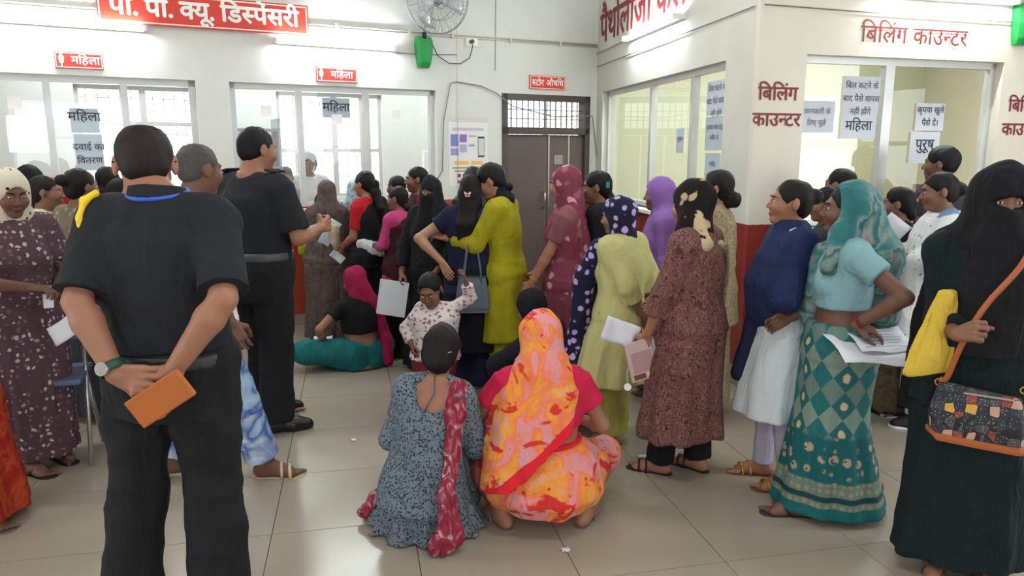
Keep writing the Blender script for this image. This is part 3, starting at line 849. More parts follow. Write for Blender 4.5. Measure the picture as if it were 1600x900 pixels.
WB = paint('paint_collection_wall', (212, 210, 200), (138, 48, 42)); WI = plain('office_paint', (214, 220, 190), .7); WP = plain('pharmacy_paint', (214, 218, 216), .7)
ALU = plain('window_aluminium', (200, 202, 200), .35, .25, bump=.05); WHITE = plain('white_plaster', (228, 228, 222), .7)
STONE = plain('skirting_stone', (150, 142, 128), .45, var=.15); GLASS = glass('window_glass', (.97, .99, .985), 1.1, .15)
GLASSC = glass('billing_glass', (.96, .985, .955), 1.25, .03)
REDP = plain('sign_red', (214, 62, 46), .45); WHP = plain('sign_white', (245, 242, 238), .5); PAPER = plain('paper', (216, 220, 228), .7); PAPERW = plain('paper_window', (200, 206, 216), .7); INK = plain('ink', (40, 42, 50), .6)
MAROON = plain('painted_lettering', (128, 30, 38), .6); CABLE = plain('cable_grey', (120, 118, 112), .5)

# floor: slab with laid tiles
TILE = plain('vitrified_tile', (162, 152, 137), .2, var=.05, scale=5)
floor = mk('floor', [(-7, -5.3, -.012), (7, -5.3, -.012), (7, 13, -.012), (-7, 13, -.012), (-7, -5.3, -.2), (7, -5.3, -.2), (7, 13, -.2), (-7, 13, -.2)],
           [(0, 1, 2, 3), (7, 6, 5, 4), (0, 4, 5, 1), (1, 5, 6, 2), (2, 6, 7, 3), (3, 7, 4, 0)], plain('grout', (138, 127, 110), .7)); tag(floor, kind='structure')
tb = MB(); g = .0009
tb.add([(g, g, -.012), (.6 - g, g, -.012), (.6 - g, .6 - g, -.012), (g, .6 - g, -.012), (g + .001, g + .001, 0), (.599 - g, g + .001, 0), (.599 - g, .599 - g, 0), (g + .001, .599 - g, 0)],
       [(4, 5, 6, 7), (0, 1, 5, 4), (1, 2, 6, 5), (2, 3, 7, 6), (3, 0, 4, 7)])
tile_me = None; rt = D(12); far_tiles = MB(); nt = 0
for i in range(-16, 17):
    for j in range(-8, 22):
        x = i * .6 * math.cos(rt) - j * .6 * math.sin(rt) + .18; y = i * .6 * math.sin(rt) + j * .6 * math.cos(rt) + .1
        if not (-6.9 < x < 6.0 and -5 < y < 11.5): continue
        near = -.3 < y < 8.4 and abs(x) < (y + 1.2) * .78
        if near and nt < 290:
            if tile_me is None:
                o = tb.build('tile', TILE, floor); tile_me = o.data
            else:
                o = bpy.data.objects.new('tile', tile_me); COL.objects.link(o); o.parent = floor
            o.location = (x, y, 0); o.rotation_euler = (0, 0, rt); nt += 1
        else:
            M = Matrix.Translation((x, y, 0)) @ Matrix.Rotation(rt, 4, 'Z'); far_tiles.add([M @ Vector(v) for v in tb.v], tb.f)
tag(far_tiles.build('tiling', TILE, floor), kind='stuff')
HZ = 3.6
ceil = MB().box((-7, -5.3, HZ), (7, 13, HZ + .2)).build('ceiling', plain('ceiling_paint', (226, 228, 226), .8)); tag(ceil, kind='structure')

def wall(name, M, s0, s1, openings, mat, th=.16, z1=HZ):
    b = MB(); x = s0
    for a, c, za, zb in sorted(openings):
        if a > x: b.box((x, 0, 0), (a, th, z1), M)
        if za > 0: b.box((a, 0, 0), (c, th, za), M)
        if zb < z1: b.box((a, 0, zb), (c, th, z1), M)
        x = c
    if x < s1: b.box((x, 0, 0), (s1, th, z1), M)
    return tag(b.build(name, mat), kind='structure')
def window(name, M, a, b, z0, z1, mulls, y=.07, fw=.045, gl=GLASS, mat=ALU, rails=(), mw=.05, dep=.05):
    r = empty(name, M @ Vector(((a + b) / 2, y, z0)), 0, kind='structure'); Mi = Matrix.Translation(-(M @ Vector(((a + b) / 2, y, z0)))) @ M
    f = MB()
    f.box((a, y - dep / 2, z0), (b, y + dep / 2, z0 + fw), Mi); f.box((a, y - dep / 2, z1 - fw), (b, y + dep / 2, z1), Mi)
    f.box((a, y - dep / 2, z0), (a + fw, y + dep / 2, z1), Mi); f.box((b - fw, y - dep / 2, z0), (b, y + dep / 2, z1), Mi)
    f.build('window_frame', mat, r)
    for m in mulls: MB().box((m - mw / 2, y - dep * .6, z0 + fw), (m + mw / 2, y + dep * .6, z1 - fw), Mi).build('mullion', mat, r)
    for z in rails: MB().box((a + fw, y - dep * .4, z - .025), (b - fw, y + dep * .4, z + .025), Mi).build('rail', mat, r)
    if gl is not None:
        e = [a + fw] + [q for m in mulls for q in (m - mw / 2, m + mw / 2)] + [b - fw]
        for i in range(0, len(e), 2):
            MB().add([Mi @ Vector(p) for p in ((e[i], y, z0 + fw), (e[i + 1], y, z0 + fw), (e[i + 1], y, z1 - fw), (e[i], y, z1 - fw))], [(0, 1, 2, 3)]).build('pane', gl, r)
    return r
def grille(r, M, a, b, z0, z1, y, nx, nz, th=.012, mat=None):
    o = r.location; Mi = Matrix.Translation(-o) @ M; g = MB()
    for i in range(1, nx): x = a + (b - a) * i / nx; g.box((x - th / 2, y, z0), (x + th / 2, y + th, z1), Mi)
    for i in range(1, nz): z = z0 + (z1 - z0) * i / nz; g.box((a, y, z - th / 2), (b, y + th, z + th / 2), Mi)
    return tag(g.build('grille', mat or plain('grille_paint', (205, 204, 196), .5), r), kind='stuff')
def strip(name, M, a, b, y0, y1, z0, z1, mat): return tag(MB().box((a, y0, z0), (b, y1, z1), M).build(name, mat), kind='structure')

HEAD = 2.20; SILL = 1.10
wall('wall_far', MA, -8.3, 3.6, [(-7.3, -4.12, SILL, HEAD), (-3.85, -1.93, SILL, HEAD), (-1.19, -.10, 0, HEAD)], WA)
wall('wall_middle', MBw, 0, 3.49, [(.22, 3.09, SILL, 2.24)], WB, .14)
wr_ = wall('wall_right', MC, .05, 4.7, [(.37, 2.03, SILL, 2.24), (2.45, 4.2, SILL, 2.24)], WC, .14)
_P = Vector((1.58, 4.92)); _ub = Vector((.1809, -.9835)); _uc = Vector((.961, .276)); _nc = Vector((-.276, .961)); _nb = Vector((.9835, .1809))
_q = [_P, _P + _uc * .05, _P + _uc * .05 + _nc * .13, _P - _ub * .048 + _nb * .12, _P - _ub * .048]
tag(mk('wall_corner', [(v.x, v.y, z) for z in (0, HZ) for v in _q], [(4, 3, 2, 1, 0), (5, 6, 7, 8, 9)] + [(i, (i + 1) % 5, (i + 1) % 5 + 5, i + 5) for i in range(5)], WC), kind='structure')
window('window_1', MA, -7.3, -4.12, SILL, HEAD, (-6.2, -5.20, -4.66), fw=.05)
window('window_2', MA, -3.85, -1.93, SILL, HEAD, (-3.25, -2.62), fw=.05)
window('window_3', MBw, .22, 3.09, SILL, 2.24, (1.52, 2.42), y=.08, mw=.05)
window('window_4', MC, .37, 2.03, SILL, 2.24, (1.10,), y=.09, mw=.075, gl=GLASSC)
window('window_5', MC, 2.45, 4.2, SILL, 2.24, (3.3,), y=.09, mw=.075, gl=GLASSC)
strip('baseboard_far', MA, -8.3, -1.19, -.012, 0, 0, .10, STONE); strip('baseboard_far', MA, -.10, 0, -.012, 0, 0, .10, STONE)
strip('baseboard_middle', MBw, 0, 3.55, -.012, 0, 0, .13, STONE); strip('baseboard_right', MC, 0, 4.7, -.012, 0, 0, .13, STONE)
strip('trim_1', MA, -7.3, -4.12, -.16, .16, SILL - .04, SILL, WHITE); strip('trim_2', MA, -3.85, -1.93, -.16, .16, SILL - .04, SILL, WHITE)
strip('trim_3', MBw, .22, 3.09, -.10, .14, SILL - .03, SILL, WHITE); strip('trim_4', MC, .37, 2.03, -.06, .14, SILL - .03, SILL, WHITE)
# the hall's other walls, with their daylight windows
MR = frame((6.0, 12.6), (0, -1)); ML = frame((-6.4, -5.1), (0, 1)); MN = frame((6.1, -5.0), (-1, 0))
wall('wall_east', MR, 0, 17.7, [(12.6 - 3.7, 12.6 - 1.1, 1.0, 2.35), (12.6 + .3, 12.6 + 2.9, 1.0, 2.35)], WC)
window('window_6', MR, 12.6 - 3.7, 12.6 - 1.1, 1.0, 2.35, (12.6 - 2.85, 12.6 - 1.95), gl=None, rails=(1.70,), mw=.09)
window('window_7', MR, 12.6 + .3, 12.6 + 2.9, 1.0, 2.35, (12.6 + 1.2, 12.6 + 2.0), gl=None, rails=(1.70,), mw=.09)
wall('wall_near', MN, 0, 12.6, [(6.1 - 3.5, 6.1 - .9, .95, 2.65), (6.1 + 1.3, 6.1 + 3.9, .95, 2.65)], WC)
window('window_8', MN, 6.1 - 3.5, 6.1 - .9, .95, 2.65, (3.5, 4.3), gl=None, rails=(1.9,), mw=.08)
window('window_9', MN, 6.1 + 1.3, 6.1 + 3.9, .95, 2.65, (8.3, 9.1), gl=None, rails=(1.9,), mw=.08)
wall('wall_left', ML, 0, 9.6, [(5.5 - 1.3, 5.5 + 1.3, 0, 2.3)], WC)
# rooms behind the glass
MP = MA @ Matrix.Translation((0, 3.0, 0))
wall('wall_pharmacy', MP, -8.6, 3.8, [(-5.75, -5.35, 1.6, 2.0), (-5.08, -3.80, 1.0, 2.36), (-2.85, -1.45, 1.0, 2.36), (.2, 2.3, 1.5, 2.7)], WP)
for n_, a_, b_, z0_, z1_, ms_, rl in (('window_10', -5.08, -3.80, 1.0, 2.36, (-4.58, -4.38), (1.93,)), ('window_11', -2.85, -1.45, 1.0, 2.36, (-2.58, -2.10, -1.72), (1.62,)), ('window_12', .2, 2.3, 1.5, 2.7, (1.2,), ())):
    w_ = window(n_, MP, a_, b_, z0_, z1_, ms_, y=.08, mw=.07, gl=None, rails=rl); grille(w_, MP, a_, b_, z0_, z1_, .12, int((b_ - a_) / .11), int((z1_ - z0_) / .13), .008)
tag(MB().box((-8.6, .16, 0), (-8.45, 3.0, HZ), MA).box((3.6, .16, 0), (3.75, 3.0, HZ), MA).build('wall_pharmacy_side', WP), kind='structure')
tag(MB().box((.2, -.06, 0), (5.9, 0.0, HZ), MA).build('wall_office', WI), kind='structure')
# shelving with stock behind the dispensary glass
sh = empty('shelf_unit', MA @ Vector((-3.35, 2.7, 0)), math.atan2(.482, .876), 'grey shelf rack behind the dispensary glass, left of the bright window', 'shelf')
for z in (.4, .9, 1.4, 1.85): MB().box((-.42, -.2, z), (.42, .2, z + .03)).build('shelf', plain('rack_grey', (150, 154, 156), .5), sh)
for x in (-.41, .41): MB().box((x - .015, -.2, 0), (x + .015, .2, 2.0)).build('upright', plain('rack_grey', (150, 154, 156), .5), sh)

# ---- store door
dr = empty('door_1', MA @ Vector((-.645, .05, 0)), math.atan2(.482, .876), kind='structure')
DARK = plain('door_frame_dark', (74, 64, 62), .5); LEAF = plain('door_laminate', (92, 80, 78), .42, var=.1); STEEL = plain('steel', (190, 190, 190), .3, .9)
fb = MB(); w2 = .545
fb.box((-w2, -.07, 0), (-w2 + .06, .07, 2.2)).box((w2 - .06, -.07, 0), (w2, .07, 2.2)).box((-w2, -.07, 2.14), (w2, .07, 2.2)).box((-w2, -.07, 1.79), (w2, .07, 1.86))
fb.build('door_frame', DARK, dr)
for i, x in enumerate((-.34, -.17, 0, .17, .34)): pass
for i in range(1, 14):
    x = -.485 + .97 * i / 14; MB().box((x - .005, -.01, 1.86), (x + .005, .0, 2.14)).build('bar', DARK, dr)
for z in (1.95, 2.045): MB().box((-.485, -.013, z - .004), (.485, -.003, z + .004)).build('bar', DARK, dr)
leaf = MB().box((-.483, -.02, .01), (.02, .02, 1.785)).build('door_leaf', LEAF, dr)
leaf2 = MB().box((.026, -.02, .01), (.483, .02, 1.785)).build('door_leaf', LEAF, dr)
for x, l in ((.032, leaf2), (.29, leaf2)): MB().box((x, -.027, .02), (x + .018, -.02, 1.78)).build('steel_strip', STEEL, l)
for z in (1.52, 1.28, .98, .7): MB().box((.11, -.028, z - .05), (.22, -.02, z + .05)).build('inlay', plain('inlay_grey', (150, 146, 142), .35, .4), leaf2)
hb = MB().tube([(-.03, -.03, 1.0), (-.03, -.07, 1.02), (-.03, -.07, 1.16), (-.03, -.03, 1.18)], .009, 8).build('door_handle', STEEL, leaf, True)

# ---- tube lights mounted on the walls
TUBE = emis('tube_glow', (238, 250, 250), 125)
def tube_light(M, s0, s1, z, label, off=-.075, group=None):
    c = M @ Vector(((s0 + s1) / 2, 0, z)); r = empty('tube_light', c, 0, label, 'lamp'); Mi = Matrix.Translation(-c) @ M
    MB().box((s0, -.045, z - .02), (s1, 0, z + .02), Mi).build('batten', plain('batten_white', (235, 235, 235), .4), r)
    for x in (s0 + .01, s1 - .01): MB().box((x - .012, -.10, z - .022), (x + .012, -.04, z + .022), Mi).build('lamp_holder', plain('batten_white', (235, 235, 235), .4), r)
    MB().tube([Mi @ Vector((s0 + .02, off, z)), Mi @ Vector((s1 - .02, off, z))], .014, 10).build('lamp_tube', TUBE, r, True)
tube_light(MA, -5.50, -4.46, 2.58, 'lit tube light above the left dispensary window, left of the big red sign')
tube_light(MA, -3.46, -2.36, 2.56, 'lit tube light between the big red sign and the wall fan')
tube_light(MBw, 1.10, 2.35, 2.66, 'lit tube light under the maroon lettering on the angled wall')
tube_light(MC, .86, 2.0, 2.64, 'lit tube light above the billing window on the right')

# ---- conduits and cables
def cable(name, M, pts, r, label, mat=CABLE, cat='cable', off=-.012):
    c = M @ Vector((pts[0][0], off, pts[0][1])); e = MB()
    P = [M @ Vector((p[0], p[2] if len(p) > 2 else off, p[1])) - c for p in pts]
    e.tube(P, r, 6); o = e.build(name, mat, None, True); o.location = c; return tag(o, label, cat)
CREAM = plain('conduit_pvc', (205, 200, 188), .5)
for dz, n_ in ((0, 'upper'), (-.022, 'lower')):
    cable('conduit', MA, [(-7.5, 2.70 + dz), (-4, 2.72 + dz), (-2, 2.735 + dz), (-.02, 2.75 + dz)], .008, '%s of two thin cream conduits running across the far wall behind the fan' % n_, CREAM, 'pipe')
for x, w_ in ((-3.6, 'left end of the second tube light'), (-2.9, 'middle of the second tube light'), (-2.2, 'green fan bracket'), (-1.75, 'white wall socket'), (-1.1, 'red store sign, left end'), (-.5, 'red store sign, right end')): tag(MB().box((x - .012, -.03, 2.70), (x + .012, 0, 2.75), MA).build('conduit_clip', CREAM), 'small cream conduit clip above the ' + w_, 'clip', 'conduit clips on the far wall')
cable('cable', MBw, [(0, 2.52), (1.8, 2.525), (3.48, 2.53)], .004, 'thin grey line along the angled wall below its tube light')  # thin tube drawn along a horizontal line on the angled wall
cable('conduit', MBw, [(0, 2.66), (.5, 2.67), (1.1, 2.68)], .010, 'white conduit crossing the first maroon letters', CREAM, 'pipe')
cable('cable', MC, [(0.02, 2.53), (.8, 2.52), (4.5, 2.50)], .004, 'thin grey line along the billing wall above the lettering')  # thin tube tracing the horizontal line on the billing wall
cable('cable', MA, [(-1.70, 3.5), (-1.70, 2.4), (-1.71, 1.15)], .0022, 'thin vertical seam line down the far wall beside the poster', CREAM)  # added wire stands in for a seam in the wall sheeting
cable('cable', MA, [(-1.26, 3.5), (-1.27, 2.7), (-1.275, 2.42)], .003, 'short vertical cable hanging above the store door sign')
cable('cable', MA, [(-2.33, 2.53), (-2.0, 2.53), (-1.70, 2.55)], .004, 'thin horizontal cable below the fan bracket')
cable('cable', MA, [(-2.0, 1.25, -.02), (-1.88, 1.42, -.02), (-1.86, 1.9, -.02), (-1.78, 2.27, -.02), (-1.72, 2.29, -.02), (-1.45, 2.26, -.03), (-1.28, 2.20, -.03), (-1.1, 2.07, -.05), (-.6, 1.97, -.09), (-.12, 1.99, -.09), (-.05, 1.8, -.04), (.0, 1.5, -.03)], .006, 'loose grey cable looping from the window edge over the store door')

# ---- signs
def sign(name, M, s0, s1, z0, z1, lines, size, label, tilt=0, board=REDP, ink=WHP, weight=.012, border=True, th=.015, off=0, gap=1.2, dx=0, dy=0, icon=False, parent_m=None):
    c = M @ Vector(((s0 + s1) / 2, off, (z0 + z1) / 2)); w, h = (s1 - s0) / 2, (z1 - z0) / 2
    r = empty(name, c, 0, label, 'sign'); u = M.to_3x3(); R = (u @ Matrix.Rotation(tilt, 3, 'Y')).to_4x4()
    MB().box((-w, -th, -h), (w, 0, h), R).build('board', board, r)
    if border:
        b = MB(); bw = .006 if h < .12 else .009; m = .006 if h < .12 else .012; y = -th - .001
        for x0, x1, a0, a1 in ((-w + m, w - m, h - m - bw, h - m), (-w + m, w - m, -h + m, -h + m + bw), (-w + m, -w + m + bw, -h + m, h - m), (w - m - bw, w - m, -h + m, h - m)): b.box((x0, y, a0), (x1, -th, a1), R)
        b.build('border', ink, r)
    T = R @ Matrix(((1, 0, 0, dx), (0, 0, -1, -th - .001), (0, 1, 0, dy), (0, 0, 0, 1)))
    text_mesh('lettering', lines, size, ink, T, r, weight, gap=gap)
    if icon:
        B = MB(); x = -w + .045
        for vs in (((0, .035), (.012, .035), (.020, .02), (.018, -.005), (.014, .01), (.016, -.02), (.006, -.02), (.005, -.05), (-.005, -.05), (-.006, -.02), (-.016, -.02), (-.014, .01), (-.018, -.005), (-.020, .02), (-.012, .035)),):
            B.add([R @ Vector((x + a, -th - .001, b)) for a, b in vs], [tuple(range(len(vs)))])
        B.add([R @ Vector((x + .011 * math.cos(a), -th - .001, .048 + .011 * math.sin(a))) for a in np.linspace(0, 6.28, 12, endpoint=False)], [tuple(range(12))])
        B.build('figure_symbol', ink, r)
    return r
sign('sign_board', MA, -4.80, -3.155, 2.615, 2.87, [['पी.', ' ', 'पी.', ' ', '~क', 'यू.', ' ', 'िड', '~स', 'पेंसरी']], .20, 'large red board with white lettering high on the far wall', tilt=-.005, weight=.030, dy=-.055, off=-.03)
sign('sign_board', MA, -5.12, -4.79, 2.25, 2.375, ['मिहला'], .085, 'small red sign with a white figure above the left dispensary window', weight=.018, dx=.045, dy=-.025, icon=True)
sign('sign_board', MA, -3.10, -2.72, 2.235, 2.365, ['मिहला'], .088, 'small red sign with a white figure above the second dispensary window', weight=.018, dx=.045, dy=-.025, icon=True)
sign('sign_board', MA, -.87, -.43, 2.255, 2.395, [['~स', 'टोर', ' ', 'औषिध']], .088, 'small red sign above the dark store door', weight=.018, dy=-.03, off=-.005)
def painted(M, s, z, lines, size, label, weight=.01, gap=1.1, shear=0, mat=MAROON):
    c = M @ Vector((s, 0, z)); T = Matrix.Translation(-c) @ text_M(M, s, z)
    r = empty('painted_lettering', c, 0, label, 'lettering'); text_mesh('painted_line', lines, size, mat, T, r, weight, gap=gap, shear=shear)
    return r
painted(MBw, 1.62, 2.76, [['पैथोलोजी', ' ', 'कले', '~क', 'शन']], .44, 'large maroon painted lettering high on the angled wall', weight=.022)
painted(MC, 1.22, 2.335, [['िबिलंग', ' ', 'काउ', '~न', 'टर']], .162, 'single line of maroon lettering above the billing window', weight=.003)
painted(MC, .165, 1.945, [['िबिलंग'], ['काउ', '~न', 'टर']], .128, 'two-line maroon lettering on the pillar left of the billing window', weight=.016, gap=1.30)
painted(MC, 2.26, 1.90, [['िबिलंग'], ['काउ', '~न', 'टर']], .130, 'two-line maroon lettering at the right edge, beside the billing window', weight=.016, gap=1.30)
def notice(M, s0, s1, z0, z1, lines, size, label, off=.06, weight=.006, gap=1.5, dy=0, mat=PAPERW, ink=INK):
    c = M @ Vector(((s0 + s1) / 2, off, (z0 + z1) / 2)); R = M.to_3x3().to_4x4(); w, h = (s1 - s0) / 2, (z1 - z0) / 2
    r = empty('notice', c, 0, label, 'notice')
    MB().box((-w, -.0012, -h), (w, 0, h), R).build('paper', mat, r)
    if lines: text_mesh('lettering', lines, size, ink, R @ Matrix(((1, 0, 0, 0), (0, 0, -1, -.002), (0, 1, 0, dy), (0, 0, 0, 1))), r, weight, gap=gap)
    return r
BLUEP = plain('paper_bluish', (178, 190, 200), .7)
notice(MA, -3.04, -2.78, 1.92, 2.10, ['मिहला'], .11, 'bluish notice with black lettering at the top of the second window', dy=-.03, mat=BLUEP, weight=.012)
notice(MA, -2.96, -2.86, 1.86, 1.95, None, 0, 'small blank white slip overlapping the bluish notice', off=.055, mat=WHP)
notice(MA, -5.06, -4.86, 1.76, 1.95, ['मिहला'], .10, 'notice with one black word on the left window, upper of two', dy=-.0, mat=BLUEP, weight=.01)
notice(MA, -5.05, -4.85, 1.46, 1.75, ['दवाई का', 'िवतरण'], .072, 'notice with two lines of lettering on the left window, lower of two', dy=.02, mat=BLUEP)
for s_, z_, l_ in ((-5.42, 1.98, 'small blank white slip at the far left of the left window'), (-3.545, 1.965, 'small blank white slip at the top left of the second window'), (-2.33, 1.95, 'small blank white slip at the top right of the second window')):
    notice(MA, s_ - .045, s_ + .045, z_ - .045, z_ + .045, None, 0, l_, off=.05, mat=WHP)
BILL = ['िबल कटने के', 'बाद पैसे वापस', 'नही होंगे']
GRINK = plain('ink_faded', (110, 112, 125), .7)
notice(MBw, 2.66, 3.0, 1.88, 2.13, BILL, .062, 'upper notice on the angled wall glass with three faded lines', dy=.05, off=.07, ink=GRINK)
notice(MBw, 2.66, 2.98, 1.62, 1.87, ['कृपया सेवा हेतु', 'पंिक्त में रहें', 'धन्यवाद'][:1] + ['काउन्टर पर'][:0] + ['रसीद लें'], .050, 'middle notice on the angled wall glass', dy=.03, off=.07, ink=GRINK, mat=BLUEP)
notice(MBw, 2.68, 2.94, 1.36, 1.60, ['रसीद', 'देखें'], .055, 'lowest notice on the angled wall glass', dy=.02, off=.07, ink=GRINK, mat=BLUEP)
notice(MBw, 2.10, 2.26, 1.60, 1.80, ['सूचना'], .05, 'small bluish notice on the middle pane of the angled wall', dy=.0, off=.07, ink=GRINK, mat=BLUEP)
notice(MC, .40, .68, 1.74, 1.95, ['जानकारी के', 'िलए पूछें'], .05, 'faint notice at the left of the billing window', dy=.02, off=.08, ink=GRINK)
notice(MC, .74, 1.04, 1.86, 2.12, BILL, .058, 'notice with three faded lines on the left billing pane', dy=.05, off=.08, ink=plain('ink_grey', (90, 92, 104), .7))
notice(MC, .74, 1.03, 1.70, 1.86, ['मिहला'], .095, 'notice with one dark word under the three-line notice', dy=-.02, off=.078, weight=.008)
notice(MC, 1.37, 1.62, 1.76, 1.95, ['कृपया खुले', 'पैसे दें।'], .060, 'two-line notice on the right billing pane', dy=.03, off=.08)
notice(MC, 1.34, 1.60, 1.53, 1.75, ['पुरूष'], .105, 'notice with one black word below the two-line notice', dy=-.01, off=.078, weight=.01)

# ---- poster between window and store door
po = empty('poster', MA @ Vector((-1.58, 0, 1.6)), math.atan2(.482, .876), 'faded printed poster on the far wall left of the store door', 'poster')
MB().box((-.22, -.003, -.34), (.22, 0, .30)).build('sheet', plain('poster_paper', (232, 230, 230), .55), po)
pc = lambda n, c: plain(n, c, .6)
for x0, x1, z0, z1, c_ in ((-.20, -.11, .06, .18, (120, 130, 200)), (-.10, -.02, .10, .18, (140, 110, 180)), (-.20, -.11, -.03, .04, (150, 150, 200)), (-.10, -.02, .0, .08, (190, 170, 210)),
                          (-.18, .17, .215, .245, (200, 190, 200)), (.0, .09, .155, .17, (170, 165, 190)), (.0, .07, .06, .08, (160, 160, 170)), (-.16, .0, -.125, -.085, (240, 190, 120)), (.03, .16, -.125, -.085, (240, 185, 110)),
                          (-.18, .20, -.165, -.145, (150, 180, 130)), (-.16, .12, -.195, -.18, (200, 120, 130)), (-.13, -.09, -.25, -.215, (120, 60, 70)), (-.07, -.03, -.25, -.215, (90, 50, 60)), (-.01, .05, -.25, -.215, (130, 60, 80)), (-.13, -.09, -.31, -.28, (140, 80, 90)), (-.06, -.01, -.31, -.28, (120, 80, 80))):
    MB().box((x0, -.0042, z0), (x1, -.003, z1)).build('print', pc('print_%d_%d_%d' % c_, c_), po)
MB().box((.105, -.0042, -.05), (.18, -.003, .16)).build('print', pc('print_dark', (70, 68, 72)), po); MB().box((.111, -.0054, -.03), (.174, -.0042, .14)).build('print', pc('print_pale', (210, 210, 214)), po)
notice(MA, -1.80, -1.36, 1.86, 1.95, None, 0, 'torn pale strip of paper above the poster', off=0, mat=plain('paper_old', (214, 210, 208), .7))

# ---- socket and wall fans
so = empty('wall_socket', MA @ Vector((-1.54, 0, 2.675)), math.atan2(.482, .876), 'white wall socket with a black plug right of the fan', 'socket')
MB().box((-.065, -.025, -.04), (.065, 0, .04)).build('back_box', WHP, so, bevel=.004)
MB().tube([(-.01, -.025, .005), (-.01, -.06, .005)], .02, 12).build('plug', plain('plug_black', (25, 25, 28), .4), so)
MB().box((.03, -.03, -.015), (.055, -.025, .015)).build('switch', plain('switch_white', (250, 250, 250), .3), so)
CAGE = plain('fan_wire', (150, 152, 156), .35, .8); GREEN = plain('fan_green', (26, 150, 70), .3, spec=.6)
def wall_fan(M, s, z, label, R0=.30, reach=.34, face=(0, -1, -.18)):
    c = M @ Vector((s, 0, z)); r = empty('wall_fan', c, math.atan2(M[1][0], M[0][0]), label, 'fan')
    b = MB(); sec = ((-.075, .14), (-.080, .06), (-.066, -.14)); pts = []
    for zz, wt, dp in ((.14, .080, .055), (.10, .086, .085), (0, .082, .095), (-.10, .068, .08), (-.145, .058, .05)):
        pts.append([(-wt, 0, zz), (-wt, -dp * .7, zz), (-wt * .6, -dp, zz), (wt * .6, -dp, zz), (wt, -dp * .7, zz), (wt, 0, zz)])
    vs = [p for row in pts for p in row]; n = 6; fs = [(i * n + j, i * n + (j + 1) % n, (i + 1) * n + (j + 1) % n, (i + 1) * n + j) for i in range(4) for j in range(n)] + [tuple(range(n))[::-1], tuple(4 * n + j for j in range(n))]
    b.add(vs, fs); b.build('wall_bracket', GREEN, r, False, bevel=.008)
    hub = Vector((0.02, -reach, .43)); fd = Vector(face).normalized()
    MB().tube([(0, -.05, .12), (0, -.06, .20), (.01, -.16, .34), (hub - fd * .10)], .013, 8).build('arm', CAGE, r, True)
    MB().tube([(0, -.05, .12), (0, -.06, .18)], .022, 10).build('collar', plain('plug_black', (25, 25, 28), .4), r, True)
    MB().tube([hub - fd * .20, hub - fd * .17, hub - fd * .03, hub - fd * .01], [.035, .062, .062, .04], 16).build('motor', plain('motor_grey', (170, 172, 175), .4), r, True)
    u = fd.orthogonal().normalized(); v = fd.cross(u)
    def ring(rad, off, th, nm):
        return MB().tube([hub + fd * off + (u * math.cos(a) + v * math.sin(a)) * rad for a in np.linspace(0, 2 * math.pi, 40, endpoint=False)], th, 5, True).build(nm, CAGE, r, True)
    ring(R0, 0, .006, 'cage_rim'); ring(R0, .03, .005, 'cage_rim'); ring(R0 * .6, .07, .003, 'cage_ring'); ring(R0 * .6, -.05, .003, 'cage_ring'); ring(R0 * .25, .085, .004, 'cage_ring')
    cg = MB()
    for i in range(48):
        a = 2 * math.pi * i / 48; d = u * math.cos(a) + v * math.sin(a)
        cg.tube([hub + d * .05 + fd * .09, hub + d * R0 * .55 + fd * .075, hub + d * R0 * .9 + fd * .045, hub + d * R0 + fd * .02], .0016, 4)
        if i % 2 == 0: cg.tube([hub + d * .07 - fd * .06, hub + d * R0 * .6 - fd * .05, hub + d * R0], .0018, 4)
    tag(cg.build('cage_wires', CAGE, r, True), kind='stuff')
    for i in range(4):
        a = 2 * math.pi * i / 4 + .4; d = u * math.cos(a) + v * math.sin(a)
        MB().tube([hub + d * .06 - fd * .055, hub + d * R0 * .6 - fd * .055, hub + d * R0 * 1.0], .005, 5).build('strut', CAGE, r, True)
    for i in range(3):
        a0 = 2 * math.pi * i / 3; g = []
        for j in range(6):
            q = j / 5; rad = .04 + q * (R0 * .88 - .04); row = []
            for w_ in (-.5, -.17, .17, .5):
                a = a0 + w_ * (.55 + .45 * q) + q * .25; row.append(hub + (u * math.cos(a) + v * math.sin(a)) * rad + fd * (.02 - .05 * w_ * (1 - .4 * q)))
            g.append(row)
        MB().sheet(g, .002).build('blade', plain('fan_blade', (205, 208, 212), .3, .3), r, True)
    MB().tube([hub - fd * .01, hub + fd * .05, hub + fd * .065], [.04, .035, .012], 14).build('hub_cap', plain('motor_grey', (170, 172, 175), .4), r, True)
    return r
wall_fan(MA, -2.06, 2.55, 'wall fan with round wire cage and green bracket between the windows and store door')
wall_fan(MC, 2.125, 2.50, 'green-bracketed wall fan at the top right corner of the photo')
cable('cable', MA, [(-1.98, 2.62, -.06), (-1.92, 2.52, -.05), (-1.80, 2.46, -.04), (-1.68, 2.46, -.04), (-1.58, 2.52, -.05), (-1.55, 2.63, -.06), (-1.55, 2.67, -.05)], .005, 'black power cord hanging between the green bracket and the socket', plain('cord_dark', (60, 60, 62), .5))
